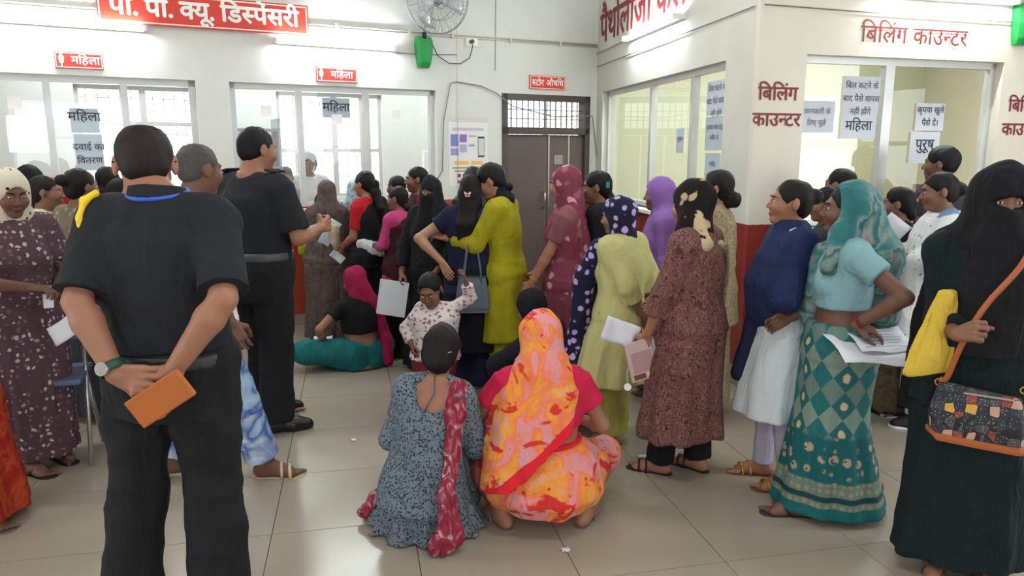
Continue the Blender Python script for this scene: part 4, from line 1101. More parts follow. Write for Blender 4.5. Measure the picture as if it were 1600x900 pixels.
# ================================================================== cloth patterns
M_BLACK = cloth('uniform_black', (34, 36, 40)); M_BLACK2 = cloth('trouser_black', (28, 29, 32)); M_SOFTB = cloth('cloth_black', (22, 22, 26), wr=.7)
M_DGREEN = cloth('abaya_green_black', (16, 32, 34), wr=.8); M_NAVY = cloth('cloth_navy', (24, 30, 58)); M_WHITE = cloth('cloth_white', (226, 228, 230))
M_MUSTARD = cloth('cloth_mustard', (158, 150, 24), wr=.6); M_LEMON = cloth('cloth_lemon', (184, 180, 122), wr=.6); M_LIME = cloth('cloth_olive_lime', (142, 138, 66), wr=.6)
M_MAGENTA = cloth('cloth_magenta', (156, 26, 72), wr=.8); M_TEAL = cloth('cloth_teal', (24, 104, 104), wr=.7); M_PALEBLUE = cloth('cloth_pale_blue', (130, 170, 178))
M_PURPLE = cloth('cloth_purple', (140, 102, 172), wr=.7); M_PINK = cloth('cloth_pink', (184, 62, 116)); M_RED = cloth('cloth_red', (180, 34, 42)); M_MAROON = cloth('cloth_maroon', (104, 30, 44))
M_BROWN = blotch('sari_brown', [(0, (74, 62, 60)), (.5, (96, 82, 78)), (1, (70, 58, 56))], 16, .6, wr=.8)
M_FLORAL = spots('sari_mauve_floral', (88, 66, 74), (196, 184, 180), 34, .30, .9, (120, 96, 104)); M_CREAMDOT = spots('scarf_cream_dotted', (214, 206, 186), (46, 42, 40), 26, .22, .35)
M_GREYFL = spots('dress_grey_floral', (112, 124, 134), (42, 49, 58), 92, .44, 1.2, (74, 86, 96), wr=.6)
def orange_sari():
    t = NT('sari_orange_watercolour'); co = t.coord((1, 1, .8)); a = t.step(t.noise(co, 7.0, 3, .5, 1.0), .3, .7)
    c = t.ramp(a, [(0, lin((200, 148, 158))), (.35, lin((222, 140, 134))), (.5, lin((230, 120, 84))), (.62, lin((232, 146, 52))), (.85, lin((228, 156, 88))), (1, lin((214, 150, 140)))])
    b = t.noise(t.coord((1, 1, 1.3), (.3, .2, .4), (3, 1, 2)), 7.5, 3, .55, .7); c = t.mix(t.step(b, .565, .61), c, lin((206, 48, 44)))
    d = t.noise(t.coord((1, 1, 1), (0, 0, 0), (7, 5, 2)), 11, 3, .6, .4); c = t.mix(t.math('MULTIPLY', t.step(d, .60, .66), .6), c, lin((236, 110, 60)))
    return t.done(c, .75, cloth_bump(t, t.coord(), .5), 0, .25)
M_ORSARI = orange_sari()
M_REDSARI = blotch('sari_red_orange', [(0, (110, 18, 18)), (.4, (160, 34, 26)), (.7, (176, 74, 34)), (1, (140, 24, 24))], 7, 2.0)
M_HOTPINK = cloth('blouse_hot_pink', (196, 32, 72)); M_REDB = cloth('border_red', (214, 36, 50))
M_MAUVE = spots('sari_mauve_pink', (126, 58, 76), (196, 150, 160), 12, .28, .8, (150, 92, 106)); M_MAUVEBL = cloth('blouse_mauve', (128, 78, 86))
M_NAVYSPOT = spots('scarf_navy_lilac_spots', (26, 28, 52), (176, 160, 206), 19, .36, .4)
M_BLKCREAM = spots('scarf_black_cream_border', (26, 20, 22), (190, 164, 132), 9, .26, 1.2); M_CREAMB = spots('scarf_border_cream', (196, 174, 140), (50, 30, 30), 30, .28, .5)
M_PAISLEY = blotch('kurta_brown_paisley', [(0, (52, 34, 34)), (.32, (92, 58, 54)), (.5, (148, 106, 98)), (.6, (58, 38, 38)), (.75, (124, 84, 76)), (1, (70, 44, 44))], 26, 3.0, 4, (1, 1, .6), wr=.4)
M_FLORALB = blotch('kurta_beige_floral', [(0, (120, 108, 86)), (.4, (166, 152, 118)), (.55, (98, 88, 64)), (.7, (176, 160, 128)), (.9, (116, 66, 56)), (1, (140, 120, 90))], 20, 2.5, 4)
M_NAVYSH = blotch('shawl_navy', [(0, (26, 35, 70)), (.5, (32, 44, 84)), (.72, (28, 38, 76)), (.80, (32, 56, 94)), (.9, (30, 40, 80)), (1, (26, 34, 70))], 7, .8, wr=.5)
M_KURTAW = cloth('kurta_pale_grey_blue', (196, 206, 210), wr=.4); M_LAV = cloth('leggings_lavender', (188, 184, 206), wr=.3); M_DARKG = cloth('cloth_dark_grey', (52, 54, 58))
M_CHILD = spots('shirt_leaf_print', (226, 214, 214), (150, 112, 122), 34, .38, 1.3); M_CHILDP = cloth('trousers_maroon', (112, 32, 40))
M_WDUP = spots('shawl_white_dotted', (220, 224, 224), (140, 160, 170), 24, .20, .5); M_LBLUE = cloth('kurta_light_blue', (116, 146, 182)); M_OLIVE = spots('blouse_olive', (112, 104, 84), (150, 140, 116), 24, .3, .8)
M_BRSARI = blotch('sari_bronze', [(0, (84, 72, 50)), (.5, (108, 94, 66)), (1, (70, 58, 44))], 14, 1.0); M_DPURPLE = cloth('blouse_dark_plum', (50, 34, 46)); M_JEANS = blotch('trousers_blue_white', [(0, (196, 214, 230)), (.45, (150, 180, 214)), (.6, (60, 96, 168)), (1, (206, 220, 232))], 5, 1.0)
M_BLUESC = blotch('scarf_blue_white', [(0, (40, 60, 90)), (.5, (190, 210, 224)), (1, (70, 110, 150))], 16, 1.0); M_DUPR = blotch('dupatta_crimson_white', [(0, (122, 28, 48)), (.5, (148, 46, 64)), (.72, (170, 100, 110)), (.85, (206, 180, 184)), (1, (124, 28, 44))], 16, 1.8, 4, (1.5, 1.5, .7), wr=1.0)
M_BLKYEL = blotch('scarf_black_yellow', [(0, (24, 22, 24)), (.6, (28, 26, 28)), (.66, (214, 176, 60)), (1, (228, 200, 120))], 7, 1.0)
LEATHER = plain('watch_strap_green', (22, 76, 50), .5)

# teal sari: woven diamonds above a flower border
def teal_sari():
    t = NT('sari_teal_diamonds'); co = t.coord(); sp = t.node('ShaderNodeSeparateXYZ'); t.link(co, sp.inputs[0])
    # wrap coordinate: distance walked round the body, so the diamonds keep their shape on every side
    th = t.math('ARCTAN2', sp.outputs[1], t.math('MULTIPLY', sp.outputs[0], -1.0)); u = t.math('MULTIPLY', th, .20)
    a = t.math('ADD', t.math('MULTIPLY', u, 1.15), sp.outputs[2]); b = t.math('SUBTRACT', t.math('MULTIPLY', u, 1.15), sp.outputs[2])
    cv = t.node('ShaderNodeCombineXYZ', i_0=a, i_1=b)
    ck = t.node('ShaderNodeTexChecker'); t.link(cv.outputs[0], ck.inputs['Vector']); ck.inputs['Scale'].default_value = 8.0
    ck.inputs['Color1'].default_value = lin((30, 104, 108)); ck.inputs['Color2'].default_value = lin((120, 142, 128))
    big = t.node('ShaderNodeTexChecker'); t.link(cv.outputs[0], big.inputs['Vector']); big.inputs['Scale'].default_value = 4.0
    big.inputs['Color1'].default_value = (1, 1, 1, 1); big.inputs['Color2'].default_value = (0, 0, 0, 1)
    dia = t.mix(t.math('MULTIPLY', big.outputs['Fac'], .35), ck.outputs['Color'], lin((40, 84, 86)))
    mp = t.node('ShaderNodeMapping'); t.link(cv.outputs[0], mp.inputs[0]); mp.inputs['Scale'].default_value = (8.0, 8.0, 0); mp.inputs['Location'].default_value = (.0, .0, 0)
    fr = t.node('ShaderNodeVectorMath', operation='FRACTION'); t.link(mp.outputs[0], fr.inputs[0])
    ds = t.node('ShaderNodeVectorMath', operation='DISTANCE'); t.link(fr.outputs[0], ds.inputs[0]); ds.inputs[1].default_value = (.5, .5, 0)
    star = t.step(t.math('ADD', ds.outputs['Value'], t.math('MULTIPLY', t.noise(co, 60, 2), .25)), .36, .30)
    star = t.math('MULTIPLY', star, t.math('MULTIPLY', ck.outputs['Fac'], big.outputs['Fac']))
    dia = t.mix(star, dia, lin((196, 176, 140)))
    uz = t.node('ShaderNodeCombineXYZ', i_0=u, i_1=sp.outputs[2])
    fl = t.step(t.voro(uz.outputs[0], 17, rnd=.55), .42, .34); fl2 = t.step(t.noise(uz.outputs[0], 40, 3), .42, .5)
    bord = t.mix(t.math('MULTIPLY', fl, fl2), lin((16, 92, 96)), lin((172, 152, 124)))
    low = t.mix(t.step(t.voro(uz.outputs[0], 30, rnd=.3), .40, .30), lin((96, 124, 112)), lin((150, 134, 104)))
    z = sp.outputs[2]
    c = t.mix(t.step(z, .405, .425), bord, dia); c = t.mix(t.step(z, .215, .205), c, low); c = t.mix(t.step(z, .095, .090), c, lin((20, 96, 100)))
    line = t.math('MULTIPLY', t.step(z, .120, .124), t.step(z, .150, .146)); c = t.mix(line, c, lin((22, 60, 64)))
    return t.done(c, .7, cloth_bump(t, co, .4), 0, .3)
M_TEALSARI = teal_sari()
M_TEALSC = blotch('scarf_teal_cream', [(0, (36, 100, 106)), (.4, (60, 120, 124)), (.55, (130, 148, 142)), (.62, (38, 98, 104)), (.8, (136, 150, 142)), (.9, (160, 124, 100)), (1, (50, 108, 112))], 6, .5, 3, wr=.7)

def sheet(label, c, u, v, w, h, bend=.0, name='paper_sheet', cat='paper', mat=None, th=.0012, corner=0.0, seg=6, parent=None, fold=0.0):
    """a sheet of paper: centre, two edge directions, size, bend out of plane"""
    c = Vector(c); u = Vector(u).normalized(); v = Vector(v); v = (v - u * v.dot(u)).normalized(); n = u.cross(v); g = []
    for i in range(seg + 1):
        row = []
        for j in range(seg + 1):
            a, b = i / seg - .5, j / seg - .5
            row.append(u * (a * w) + v * (b * h) + n * (bend * (4 * a * a - .5) + corner * max(0, a + b - .3) * 1.5 + fold * math.sin(a * 9 + b * 5) * .5))
        g.append(row)
    m = MB(); m.sheet(g, th); o = m.build(name, mat or PAPER, parent, True); o.location = c
    return tag(o, label, cat)
def printed_lines(o, u, v, w, h, n, off=.0012, mat=None):
    u = Vector(u).normalized(); v = Vector(v); v = (v - u * v.dot(u)).normalized(); nn = u.cross(v); m = MB()
    for i in range(n):
        y = h * (.38 - .76 * i / max(1, n - 1)); a = -w * .40; b = w * (.40 - .25 * ((i * 7) % 3) / 3)
        pts = [u * a + v * y, u * b + v * y, u * b + v * (y + h * .018), u * a + v * (y + h * .018)]
        m.add([p + nn * off for p in pts], [(0, 1, 2, 3)])
    tag(m.build('printed_lines', mat or GRINK, o), kind='stuff')

SK1, SK2, SK3, SK4 = (156, 109, 86), (128, 90, 71), (112, 78, 63), (174, 132, 108)

# ================================================================== foreground: guard with his back to the camera
g = Fig('person in black uniform, back to camera, hands clasped behind holding a tan wallet', 1.69, (-1.065, 2.27), -1, SK1, 'm', side=1, hoff=-.045, build=1.04, q=.0085, yaw=24, pitch=12,
        feet={1: (.07, 0), -1: (-.235, 0)}, toes={1: -14, -1: 14}, sh=.170, pelvis=(-.022, 0, .925), neck=-.036,
        armL=dict(t=(-.072, -.215, .93), pole=(-1, -.9, -.5), d=(.93, -.10, -.12), n=(.05, 1, -.05), curl=(14, 18, 24, 30), th=.2),
        armR=dict(t=(.085, -.20, .945), pole=(1, -.9, -.5), d=(-.42, -.10, -.88), n=(-.2, -.95, .1), curl=(10, 14, 18, 22), th=.2))
g.body(feet=True).face()
g.hair('short', (34, 26, 24)); g.hairB.ell(g.hp(.0, -.005, .128), (.060, .075, .040), g.Rh, .012, 's')
bpy.data.objects.remove([o for o in g.root.children if o.name.startswith('hair')][0]); g.add('hair', g.hairB, hair_mat((34, 26, 24)), .005, .0015, 60, None, (1, 1, .3))
g.trousers(M_BLACK2, e=.026, hemz=.03, flare=.035, b=1.10, amp=.006, waist=.03)
g.top(M_BLACK, 'shirt', e=.024, hem=.99, flare=.0, sl=.93, se=.018, scuff=.014, amp=.006, fr=16, kk=.04, cuts=(((0, 0, -1), (0, 0, .958)),))
B = SDF(); B.loft(g.P, g.T, [(-.012, 0, 0, .199, .160), (.034, 0, 0, .196, .157)], .002); g.add('belt', B, plain('belt_black', (36, 36, 38), .4), .008)
B = SDF(); B.cap(g.NB + V3(0, -.012, -.012), g.NB + V3(0, -.005, .030), .084, .076, .01, blunt=True); g.add('collar', B, M_BLACK, .006)
MB().tube([(g.NB + V3(.079 * math.cos(a) * (1.02), .079 * math.sin(a) - .008, .012 + .012 * math.sin(a))) * g.S for a in np.linspace(0, 6.283, 28, endpoint=False)], .0075 * g.S, 6, True).build('lanyard', plain('ribbon_blue', (44, 92, 190), .6), g.root, True)
g.root.children[-1]['label'] = 'blue lanyard ribbon under the collar'
YEL = plain('cord_yellow', (238, 204, 40), .6, bump=.4)
sl = g.Sh[-1]
p_ = [sl + V3(.012, -.045, .068), sl + V3(-.010, -.070, .045), sl + V3(-.018, -.084, .0), sl + V3(-.014, -.090, -.045)]
B = SDF()
for a, b in zip(p_, p_[1:]): B.cap(a, b, .011, .012, .008)
o = g.add('shoulder_cord', B, YEL, .005, .002, 90, 'yellow braided shoulder cord')
MB().tube([(p * g.S) for p in (p_[-1], sl + V3(-.004, -.100, -.085), sl + V3(.012, -.118, -.14), sl + V3(.032, -.130, -.185))], [.006, .005, .0075, .003], 8).build('cord_tail', YEL, o, True)
for k in (1, -1):
    MB().tube([g.hp(.083 * k, -.03, .004) * g.S, g.hp(.083 * k, .06, .010) * g.S, g.hp(.066 * k, .10, .008) * g.S], .0028, 6).build('spectacle_arm', plain('spectacle_frame', (30, 30, 34), .3), g.root, True)
    MB().tube([g.hp(.036 * k + .026 * math.cos(a), .112, .002 + .019 * math.sin(a)) * g.S for a in np.linspace(0, 6.283, 18, endpoint=False)], .0022, 5, True).build('spectacle_rim', plain('spectacle_frame', (30, 30, 34), .3), g.root, True)
a = g.arm[-1]; ax = nrm(a['W'] - a['El']); cw = a['W'] - ax * .022; u = nrm(np.cross(ax, (0, -1, 0))); v = np.cross(u, ax)
ws = MB(); R_ = []
for i in range(25):
    t_ = 2 * math.pi * i / 24; R_.append([(cw + ax * o_ + (u * math.cos(t_) + v * math.sin(t_)) * .036) * g.S for o_ in (-.013, 0, .013)])
ws.sheet(R_, .004); wst = ws.build('watch_strap', LEATHER, g.root, True)
MB().tube([(cw + v * .034) * g.S, (cw + v * .045) * g.S], .019 * g.S, 20).build('watch_case', STEEL, wst, False, bevel=.001)
MB().tube([(cw - v * .038 + u * .01 + ax * .0) * g.S, (cw - v * .044 + u * .01) * g.S], .007, 8).build('buckle', STEEL, wst)
MB().sheet([[(cw + ax * (o_) + u * (.030 + .030 * q_) + v * (-.020 - .020 * q_)) * g.S for o_ in (-.012, 0, .012)] for q_ in (0, .5, 1)], .004).build('strap_end', LEATHER, wst, True)
g.shoes(plain('shoe_black', (22, 22, 24), .35))
wc = g.w((.078, -.275, .885)); r = empty('wallet', wc, 0, 'tan leather wallet held behind the back of the nearest black-uniformed guard', 'wallet')
Rw = (Matrix.Rotation(D(4), 3, 'Z') @ Matrix.Rotation(D(-33), 3, 'Y')).to_4x4(); TAN = plain('leather_tan', (176, 96, 34), .5, var=.15, bump=.3, bscale=120)
MB().box((-.090, -.010, -.045), (.090, -.001, .045), Rw).build('wallet_flap', TAN, r, bevel=.006); MB().box((-.088, .001, -.044), (.088, .010, .044), Rw).build('wallet_back', TAN, r, bevel=.006)

# ---- second uniformed officer
o2 = Fig('person in black uniform, half turned, standing near the dispensary counter', 1.74, (-1.46, 4.2), -32, SK1, 'm', build=1.12, q=.011, yaw=-8, pitch=4, sh=.20,
         feet={1: (.12, -.05), -1: (-.10, .10)}, toes={1: -35, -1: -20}, armR=dict(t=(.20, .26, 1.08), pole=(.4, -.8, -.6), curl=40), armL=dict(t=(-.14, .24, 1.05), pole=(-.5, -.8, -.6), curl=35))
o2.body().face(); o2.hair('short', (18, 17, 18)); o2.trousers(M_BLACK2, e=.028, hemz=.03, flare=.03, b=1.05, waist=.10)
o2.top(M_BLACK, 'shirt', e=.026, hem=1.0, flare=.0, sl=.85, se=.024, scuff=.01, amp=.005, fr=16)
B = SDF(); B.loft(o2.P, o2.T, [(.045, 0, 0, .206, .164), (.088, 0, 0, .204, .162)], .002); o2.add('belt', B, plain('belt_grey', (74, 76, 80), .35), .008)
o2.shoes(plain('shoe_black', (22, 22, 24), .35))
for k in (1, -1): MB().box((-.03, -.05, 0), (.03, .05, .012), Matrix.Translation(Vector((o2.Sh[k] + V3(-.03 * k, 0, .080)) * o2.S)) @ Matrix.Rotation(D(12 * k), 4, 'Y')).build('epaulette', M_BLACK, o2.root, bevel=.004)

# ---- man walking between them
m = Fig('person with grey hair, white shirt and blue-white trousers, striding in slippers', 1.64, (-1.49, 3.47), -78, SK3, 'm', q=.011, yaw=45, pitch=5,
        feet={1: (.03, .24), -1: (-.05, -.20, .10)}, toes={1: -10, -1: 5}, armL=dict(t=(-.22, -.05, .80)), armR=dict(t=(.2, .15, .82)))
m.body().face(); m.hair('short', (74, 70, 68)); m.trousers(M_JEANS, e=.022, hemz=.10, flare=.025); m.top(M_WHITE, 'shirt', e=.026, hem=.78, sl=1.1, se=.03, amp=.004)
m.sandals(plain('slipper_cream', (190, 170, 140), .7), plain('slipper_strap', (206, 190, 160), .6), 'slipper', 'cross')

# ---- left edge
w_ = Fig('person in cream dotted headscarf and mauve floral sari at the left edge, holding papers', 1.52, (-2.47, 3.62), -128, SK3, q=.010, yaw=0, pitch=12, build=1.05,
         feet={1: (.08, .06), -1: (-.09, -.04)}, toes={1: 20, -1: 10}, armR=dict(t=(.03, .27, 1.03), pole=(.7, -.3, -.8), curl=45, n=(-.3, .2, -1)), armL=dict(t=(-.10, .20, .98), pole=(-.6, -.5, -.6)))
w_.body().face(); w_.hair('plain'); w_.skirt(M_FLORAL, 'sari', e=.03, hem=.07, flare=.02); w_.top(M_PINK, 'blouse', hem=1.0, e=.020, sl=.5)
w_.pallu(M_FLORAL, e=.030, sgn=-1, width=.5, hang=.75); w_.scarf(M_CREAMDOT, cut=(0, .120, -.04, .064, .095, .100), tail=.82, tw=.17, sh=False, neckwrap=True); w_.sandals()
PW = w_.w(w_.palm(1, .07, .03))
sheet('white folded paper held low by the left-edge sari wearer', PW + Vector((.06, .02, -.17)), (.8, -.1, .55), (-.3, .2, .9), .17, .10, .02)
sheet('small white slip in the hand of the left-edge sari wearer', PW + Vector((.01, .0, -.03)), (1, 0, .1), (0, .2, 1), .05, .07, .012)
w_ = Fig('person in red and orange sari cut off by the left frame edge', 1.5, (-2.43, 3.02), -85, SK3, q=.011, yaw=0, feet={1: (.08, .10), -1: (-.09, -.02)}, armR=dict(t=(.20, .16, .78), pole=(.3, -1, 0), curl=50))
w_.body(); w_.hair('bun'); w_.skirt(M_REDSARI, 'sari', e=.05, hem=.04, flare=.07); w_.top(M_MAROON, 'blouse', hem=1.0, e=.012, sl=.5); w_.pallu(M_REDSARI, sgn=-1, width=.5, hang=.7); w_.sandals(plain('sandal_grey', (112, 100, 92), .6), plain('sandal_tan', (150, 120, 100), .6))
PW = w_.w(w_.palm(1, .08, .02)); sheet('crumpled white tissue held by the hand at the left frame edge', PW, (1, 0, .4), (0, .4, 1), .055, .05, .02, 'tissue', 'tissue', fold=.012)

# ---- crowd at the left dispensary window
def back_person(label, H, x, y, rz, top, low, hair='bun', skin=SK2, scarf=None, yaw=0, hem=None, sl=.5, q=.014, pants=False, **kw):
    f = Fig(label, H, (x, y), rz, skin, q=q, yaw=yaw, **kw); f.body(feet=False, hands=kw.get('hands', (1, -1)) if False else (1, -1)).face(brows=False)
    f.hair('plain' if scarf else hair)
    if pants: f.trousers(low)
    else: f.skirt(low, 'skirt', e=.03, hem=.04)
    f.top(top, 'blouse' if hem is None else 'kurta', hem=hem if hem else f.P[2] + .08, e=.026 if hem else .014, sl=sl)
    if scarf: f.scarf(scarf, tail=.85, tw=.18, sh=False)
    return f
back_person('person with dark hair seen in profile behind the cream dotted headscarf', 1.46, -2.93, 4.62, -70, M_CREAMDOT, M_DARKG, yaw=0, hem=.6, sl=1.0)
back_person('person with crimson headscarf among the crowd at the left window', 1.42, -3.12, 5.05, -20, M_MAROON, M_MAROON, scarf=M_RED)
back_person('person with high hair knot and olive patterned blouse, back to camera at left', 1.51, -2.55, 4.35, -25, M_OLIVE, M_DARKG, 'highbun', hem=.55, sl=.8)
back_person('person in black and yellow scarf behind the nearest guard\'s left shoulder', 1.42, -2.60, 4.9, -15, M_SOFTB, M_SOFTB, scarf=M_BLKYEL)
back_person('person with black hair at the left window, right of the olive blouse', 1.50, -2.92, 5.35, -10, M_DARKG, M_DARKG, 'lowbun')
back_person('person in pale blue top half hidden by the nearest guard\'s left arm', 1.36, -2.17, 3.92, -20, cloth('cloth_sky', (170, 188, 214)), cloth('cloth_grey_pale', (150, 150, 152)), hem=.7, sl=1.0, pants=True)
back_person('person in dark cloth at the left window, furthest back', 1.50, -3.45, 5.3, 0, M_NAVY, M_NAVY, scarf=M_SOFTB)

# ---- crowd at the second dispensary window
w_ = Fig('person draped head to foot in a brown sari at the second window', 1.36, (-1.55, 6.2), 12, SK3, q=.013, armL=dict(t=(-.20, .34, 1.18), pole=(-.8, -.2, -.6)), build=1.1, head_scale=1.0)
w_.body(feet=False); w_.hair('plain'); w_.skirt(M_BROWN, 'sari', e=.07, hem=.05, flare=.05); w_.top(M_MAROON, 'blouse', sl=1.1, e=.012)
w_.scarf(M_BROWN, cut=(0, .12, -.035, .06, .09, .09), tail=.22, tw=.25, ty=-.06, sh=True, tb=.13)
back_person('child-sized person in black headcover at the second window counter', 1.23, -1.70, 6.62, -10, M_RED, M_MAROON, scarf=M_SOFTB)
back_person('person in blue and white headscarf beside the brown sari', 1.36, -1.40, 6.65, 10, M_DARKG, M_DARKG, scarf=M_BLUESC)
w_ = Fig('person with ponytail, red sleeves and black shawl, facing the window', 1.45, (-1.17, 5.98), 62, SK1, q=.0125, armL=dict(t=(-.10, .22, .93), pole=(-.5, -1, 0), curl=50), feet={1: (.09, .06), -1: (-.09, -.06)})
w_.body(feet=False).face(); w_.hair('ponytail'); w_.skirt(M_SOFTB, 'skirt', e=.03); w_.top(M_RED, 'blouse', e=.022, sl=.75, hem=1.0); w_.pallu(M_SOFTB, 'shawl', e=.034, sgn=1, width=.6, hang=.5, slope=.3)
w_.bangle(-1, .15, 2)
PW = w_.w(w_.palm(-1, .07, .02)); sheet('grey-blue paper held upright at the red-sleeved queuer\'s side', PW + Vector((-.10, 0, .12)), (.5, 0, .8), (.8, 0, -.5), .26, .10, .02, mat=BLUEP)
sheet('folded white slip in the red-sleeved queuer\'s hand', PW + Vector((-.03, -.02, -.06)), (.7, 0, -.6), (.6, .1, .7), .12, .07, .015)
hb_ = empty('hand_bundle', w_.w((-.16, .26, 1.05)), 0, 'pale cloth bundle held in front of the red-sleeved queuer', 'bundle')
B = SDF(); B.ell((0, 0, 0), (.05, .05, .09), None, .01).ell((.01, 0, -.08), (.035, .035, .06), None, .03); V, Q = B.mesh(.008); V = wrinkle(V, Q, .004, 60, 3); meshobj('cloth_bundle', V, Q, cloth('cloth_beige', (180, 164, 140)), hb_)
back_person('person with dark hair behind the red-sleeved queuer, face toward the window', 1.40, -.98, 6.4, 55, M_DARKG, M_DARKG, 'lowbun')
w_ = Fig('person in bright pink sleeves holding a white plastic bag', 1.34, (-.87, 5.74), 60, SK2, q=.0125, yaw=10, armL=dict(t=(-.06, .26, 1.05), pole=(-.6, -.4, -.7), curl=55, n=(.2, 0, -1)), armR=dict(t=(.05, .28, 1.03), pole=(.6, -.5, -.6)))
w_.body(feet=False).face(); w_.hair('lowbun'); w_.skirt(M_SOFTB, 'skirt', e=.02); w_.top(M_PINK, 'kurta', e=.036, sl=1.0, hem=.6, flare=.02); w_.pallu(cloth('shawl_dark_maroon', (62, 24, 34)), 'shawl', e=.050, sgn=1, width=.7, hang=.4, slope=.3, sleeve=.2)
PW = w_.w(w_.palm(-1, .06, .03))
pb = empty('plastic_bag', PW, 0, 'white plastic bag with black print gathered in the pink-sleeved queuer\'s hands', 'bag')
B = SDF(); B.cap((-.11, 0, .03), (.10, .0, -.02), .045, .055, .03).ell((.0, 0, -.03), (.09, .04, .035), None, .03); V, Q = B.mesh(.007); V = wrinkle(V, Q, .007, 50, 5); meshobj('bag_body', V, Q, spots('plastic_white', (222, 224, 226), (40, 40, 44), 16, .22, 1.2, rough=.35), pb)
w_ = Fig('tall person in maroon and black shawl looking left, beside the black veil', 1.48, (-.77, 6.22), 105, SK2, q=.0125, pitch=2, yaw=-6)
w_.body(feet=False).face(look=(.2, 0)); w_.hair('lowbun'); w_.skirt(M_SOFTB, 'skirt', e=.03); w_.top(M_MAROON, 'blouse', e=.016, sl=1.0); w_.pallu(blotch('shawl_maroon_black', [(0, (34, 20, 26)), (.5, (74, 22, 36)), (1, (30, 20, 26))], 9), 'shawl', e=.036, sgn=1, width=.7, hang=.4, slope=.3)
n1 = Fig('person in full black veil showing only the eyes, holding a white file', 1.42, (-.58, 5.35), 160, SK2, q=.0115, pitch=0, yaw=4, armL=dict(t=(-.10, .16, .86), pole=(-.7, -.6, 0), curl=50), armR=dict(t=(.21, .16, .84), pole=(.8, -.6, 0), curl=50, n=(-.6, -.5, 0)))
n1.body(feet=False).face(look=(.1, .1)); n1.skirt(M_SOFTB, 'abaya', e=.06, hem=.03, flare=.06); n1.top(M_SOFTB, 'abaya_top', e=.03, sl=1.8, se=.03, hem=.7)
n1.scarf(M_SOFTB, 'veil', cut=(0, .125, .006, .062, .062, .020), tail=.78, tw=.20, front=.80, xtra=lambda B: B.ell(n1.hp(0, .030, -.045), (.074, .088, .095), n1.Rh, .03).cap(n1.hp(0, .04, -.06), n1.P + n1.T @ V3(0, .07, .36), .075, .10, .04))
PW = n1.w(n1.palm(1, .08, .02))
fl = empty('file_folder', PW + Vector((-.07, -.03, -.11)), 0, 'white plastic document file held low by the black-veiled queuer', 'folder')
MB().box((-.105, -.006, -.13), (.105, 0, .13), Matrix.Rotation(D(9), 4, 'Y')).build('cover', plain('file_white', (222, 226, 234), .4), fl, bevel=.004); MB().box((-.100, .001, -.126), (.104, .004, .128), Matrix.Rotation(D(9), 4, 'Y')).build('sheets', PAPER, fl)
back_person('person with parted dark hair behind the hip-resting queuer\'s head', 1.48, -.32, 6.2, 25, M_DARKG, M_DARKG, 'lowbun')

# ---- hand-on-hip woman and mustard kurta woman
w_ = Fig('person in navy blouse with ponytail and butterfly clip, back turned, hand on hip', 1.46, (-.27, 4.80), -12, SK4, q=.0115, yaw=8, build=1.0,
         armL=dict(t=(-.185, -.12, 1.00), pole=(-1, -.1, .25), d=(.55, -.25, -.78), n=(.35, .9, 0), curl=12), armR=dict(t=(.05, .26, 1.0), pole=(.6, -.5, -.6)), feet={1: (.08, 0), -1: (-.08, .03)})
w_.body(feet=True); w_.hair('loose', vol=1.03); w_.trousers(M_NAVY, 'trousers', e=.03, hemz=.05, flare=.04); w_.top(cloth('kurta_black', (20, 21, 28)), 'kurta', e=.034, hem=.34, sl=.0, flare=.05); w_.top(M_NAVY, 'blouse', e=.038, sl=.45, hem=1.02, se=.026)
w_.shoes(plain('shoe_grey', (130, 128, 126), .6), 'shoe')
cp = MB(); cq = w_.hp(-.01, -.118, -.02)
for k in (1, -1):
    for dz, s_ in ((.008, .020), (-.010, .014)): cp.add([(cq + w_.Rh @ V3(k * x, -.012, z + dz)) * w_.S for x, z in ((0, 0), (s_, s_ * .7), (s_ * 1.2, 0), (s_ * .6, -s_ * .5))] + [(cq + w_.Rh @ V3(k * x, -.004, z + dz)) * w_.S for x, z in ((0, 0), (s_, s_ * .7), (s_ * 1.2, 0), (s_ * .6, -s_ * .5))], [(0, 1, 2, 3), (7, 6, 5, 4), (0, 4, 5, 1), (1, 5, 6, 2), (2, 6, 7, 3), (3, 7, 4, 0)])
o = cp.build('butterfly_clip', plain('clip_pink', (240, 190, 184), .4), w_.root); o['label'] = 'pale pink butterfly hair clip'
mu = Fig('person in mustard yellow kurta with black dupatta, looking down, grey handbag on arm', 1.54, (-.05, 4.82), 72, SK1, q=.0108, pitch=22, yaw=12, lean=3,
         feet={1: (.09, .02), -1: (-.09, -.03)}, armL=dict(t=(-.16, .36, 1.10), pole=(-.3, -.2, -1), curl=30, n=(.4, 0, -1)), armR=dict(t=(.10, .38, 1.12), pole=(.4, -.2, -1), curl=30))
mu.body().face(look=(0, -.3)); mu.hair('lowbun', vol=1.04); mu.trousers(M_MUSTARD, e=.018, hemz=.05, flare=.03, b=1.2); mu.top(M_MUSTARD, 'kurta', e=.024, hem=.40, flare=.05, sl=1.75, se=.020, scuff=.008, fold=(8, .04, 0, .3))
B = SDF(); B.loft(mu.P, mu.T, [(-.05, -.02, .115, .085, .035), (.20, -.02, .110, .085, .045), (.34, 0, .105, .095, .05), (.45, 0, .02, .11, .10), (.49, 0, .0, .085, .08)], .02, fold=(9, .08, .05, 0)); B.cap(mu.NB + V3(0, -.02, -.01), mu.NB + V3(0, .0, .04), .078, .066, .03); mu.add('dupatta', B, spots('dupatta_black_dotted', (22, 26, 30), (190, 190, 190), 10, .06, .2, wr=.8), .009, .005)
MB().tube([mu.hp(-.078, -.01, -.04) * mu.S, mu.hp(-.080, -.01, -.052) * mu.S], .006, 8).build('earring', GOLD, mu.root, True); mu.bangle(-1, .22, 3)
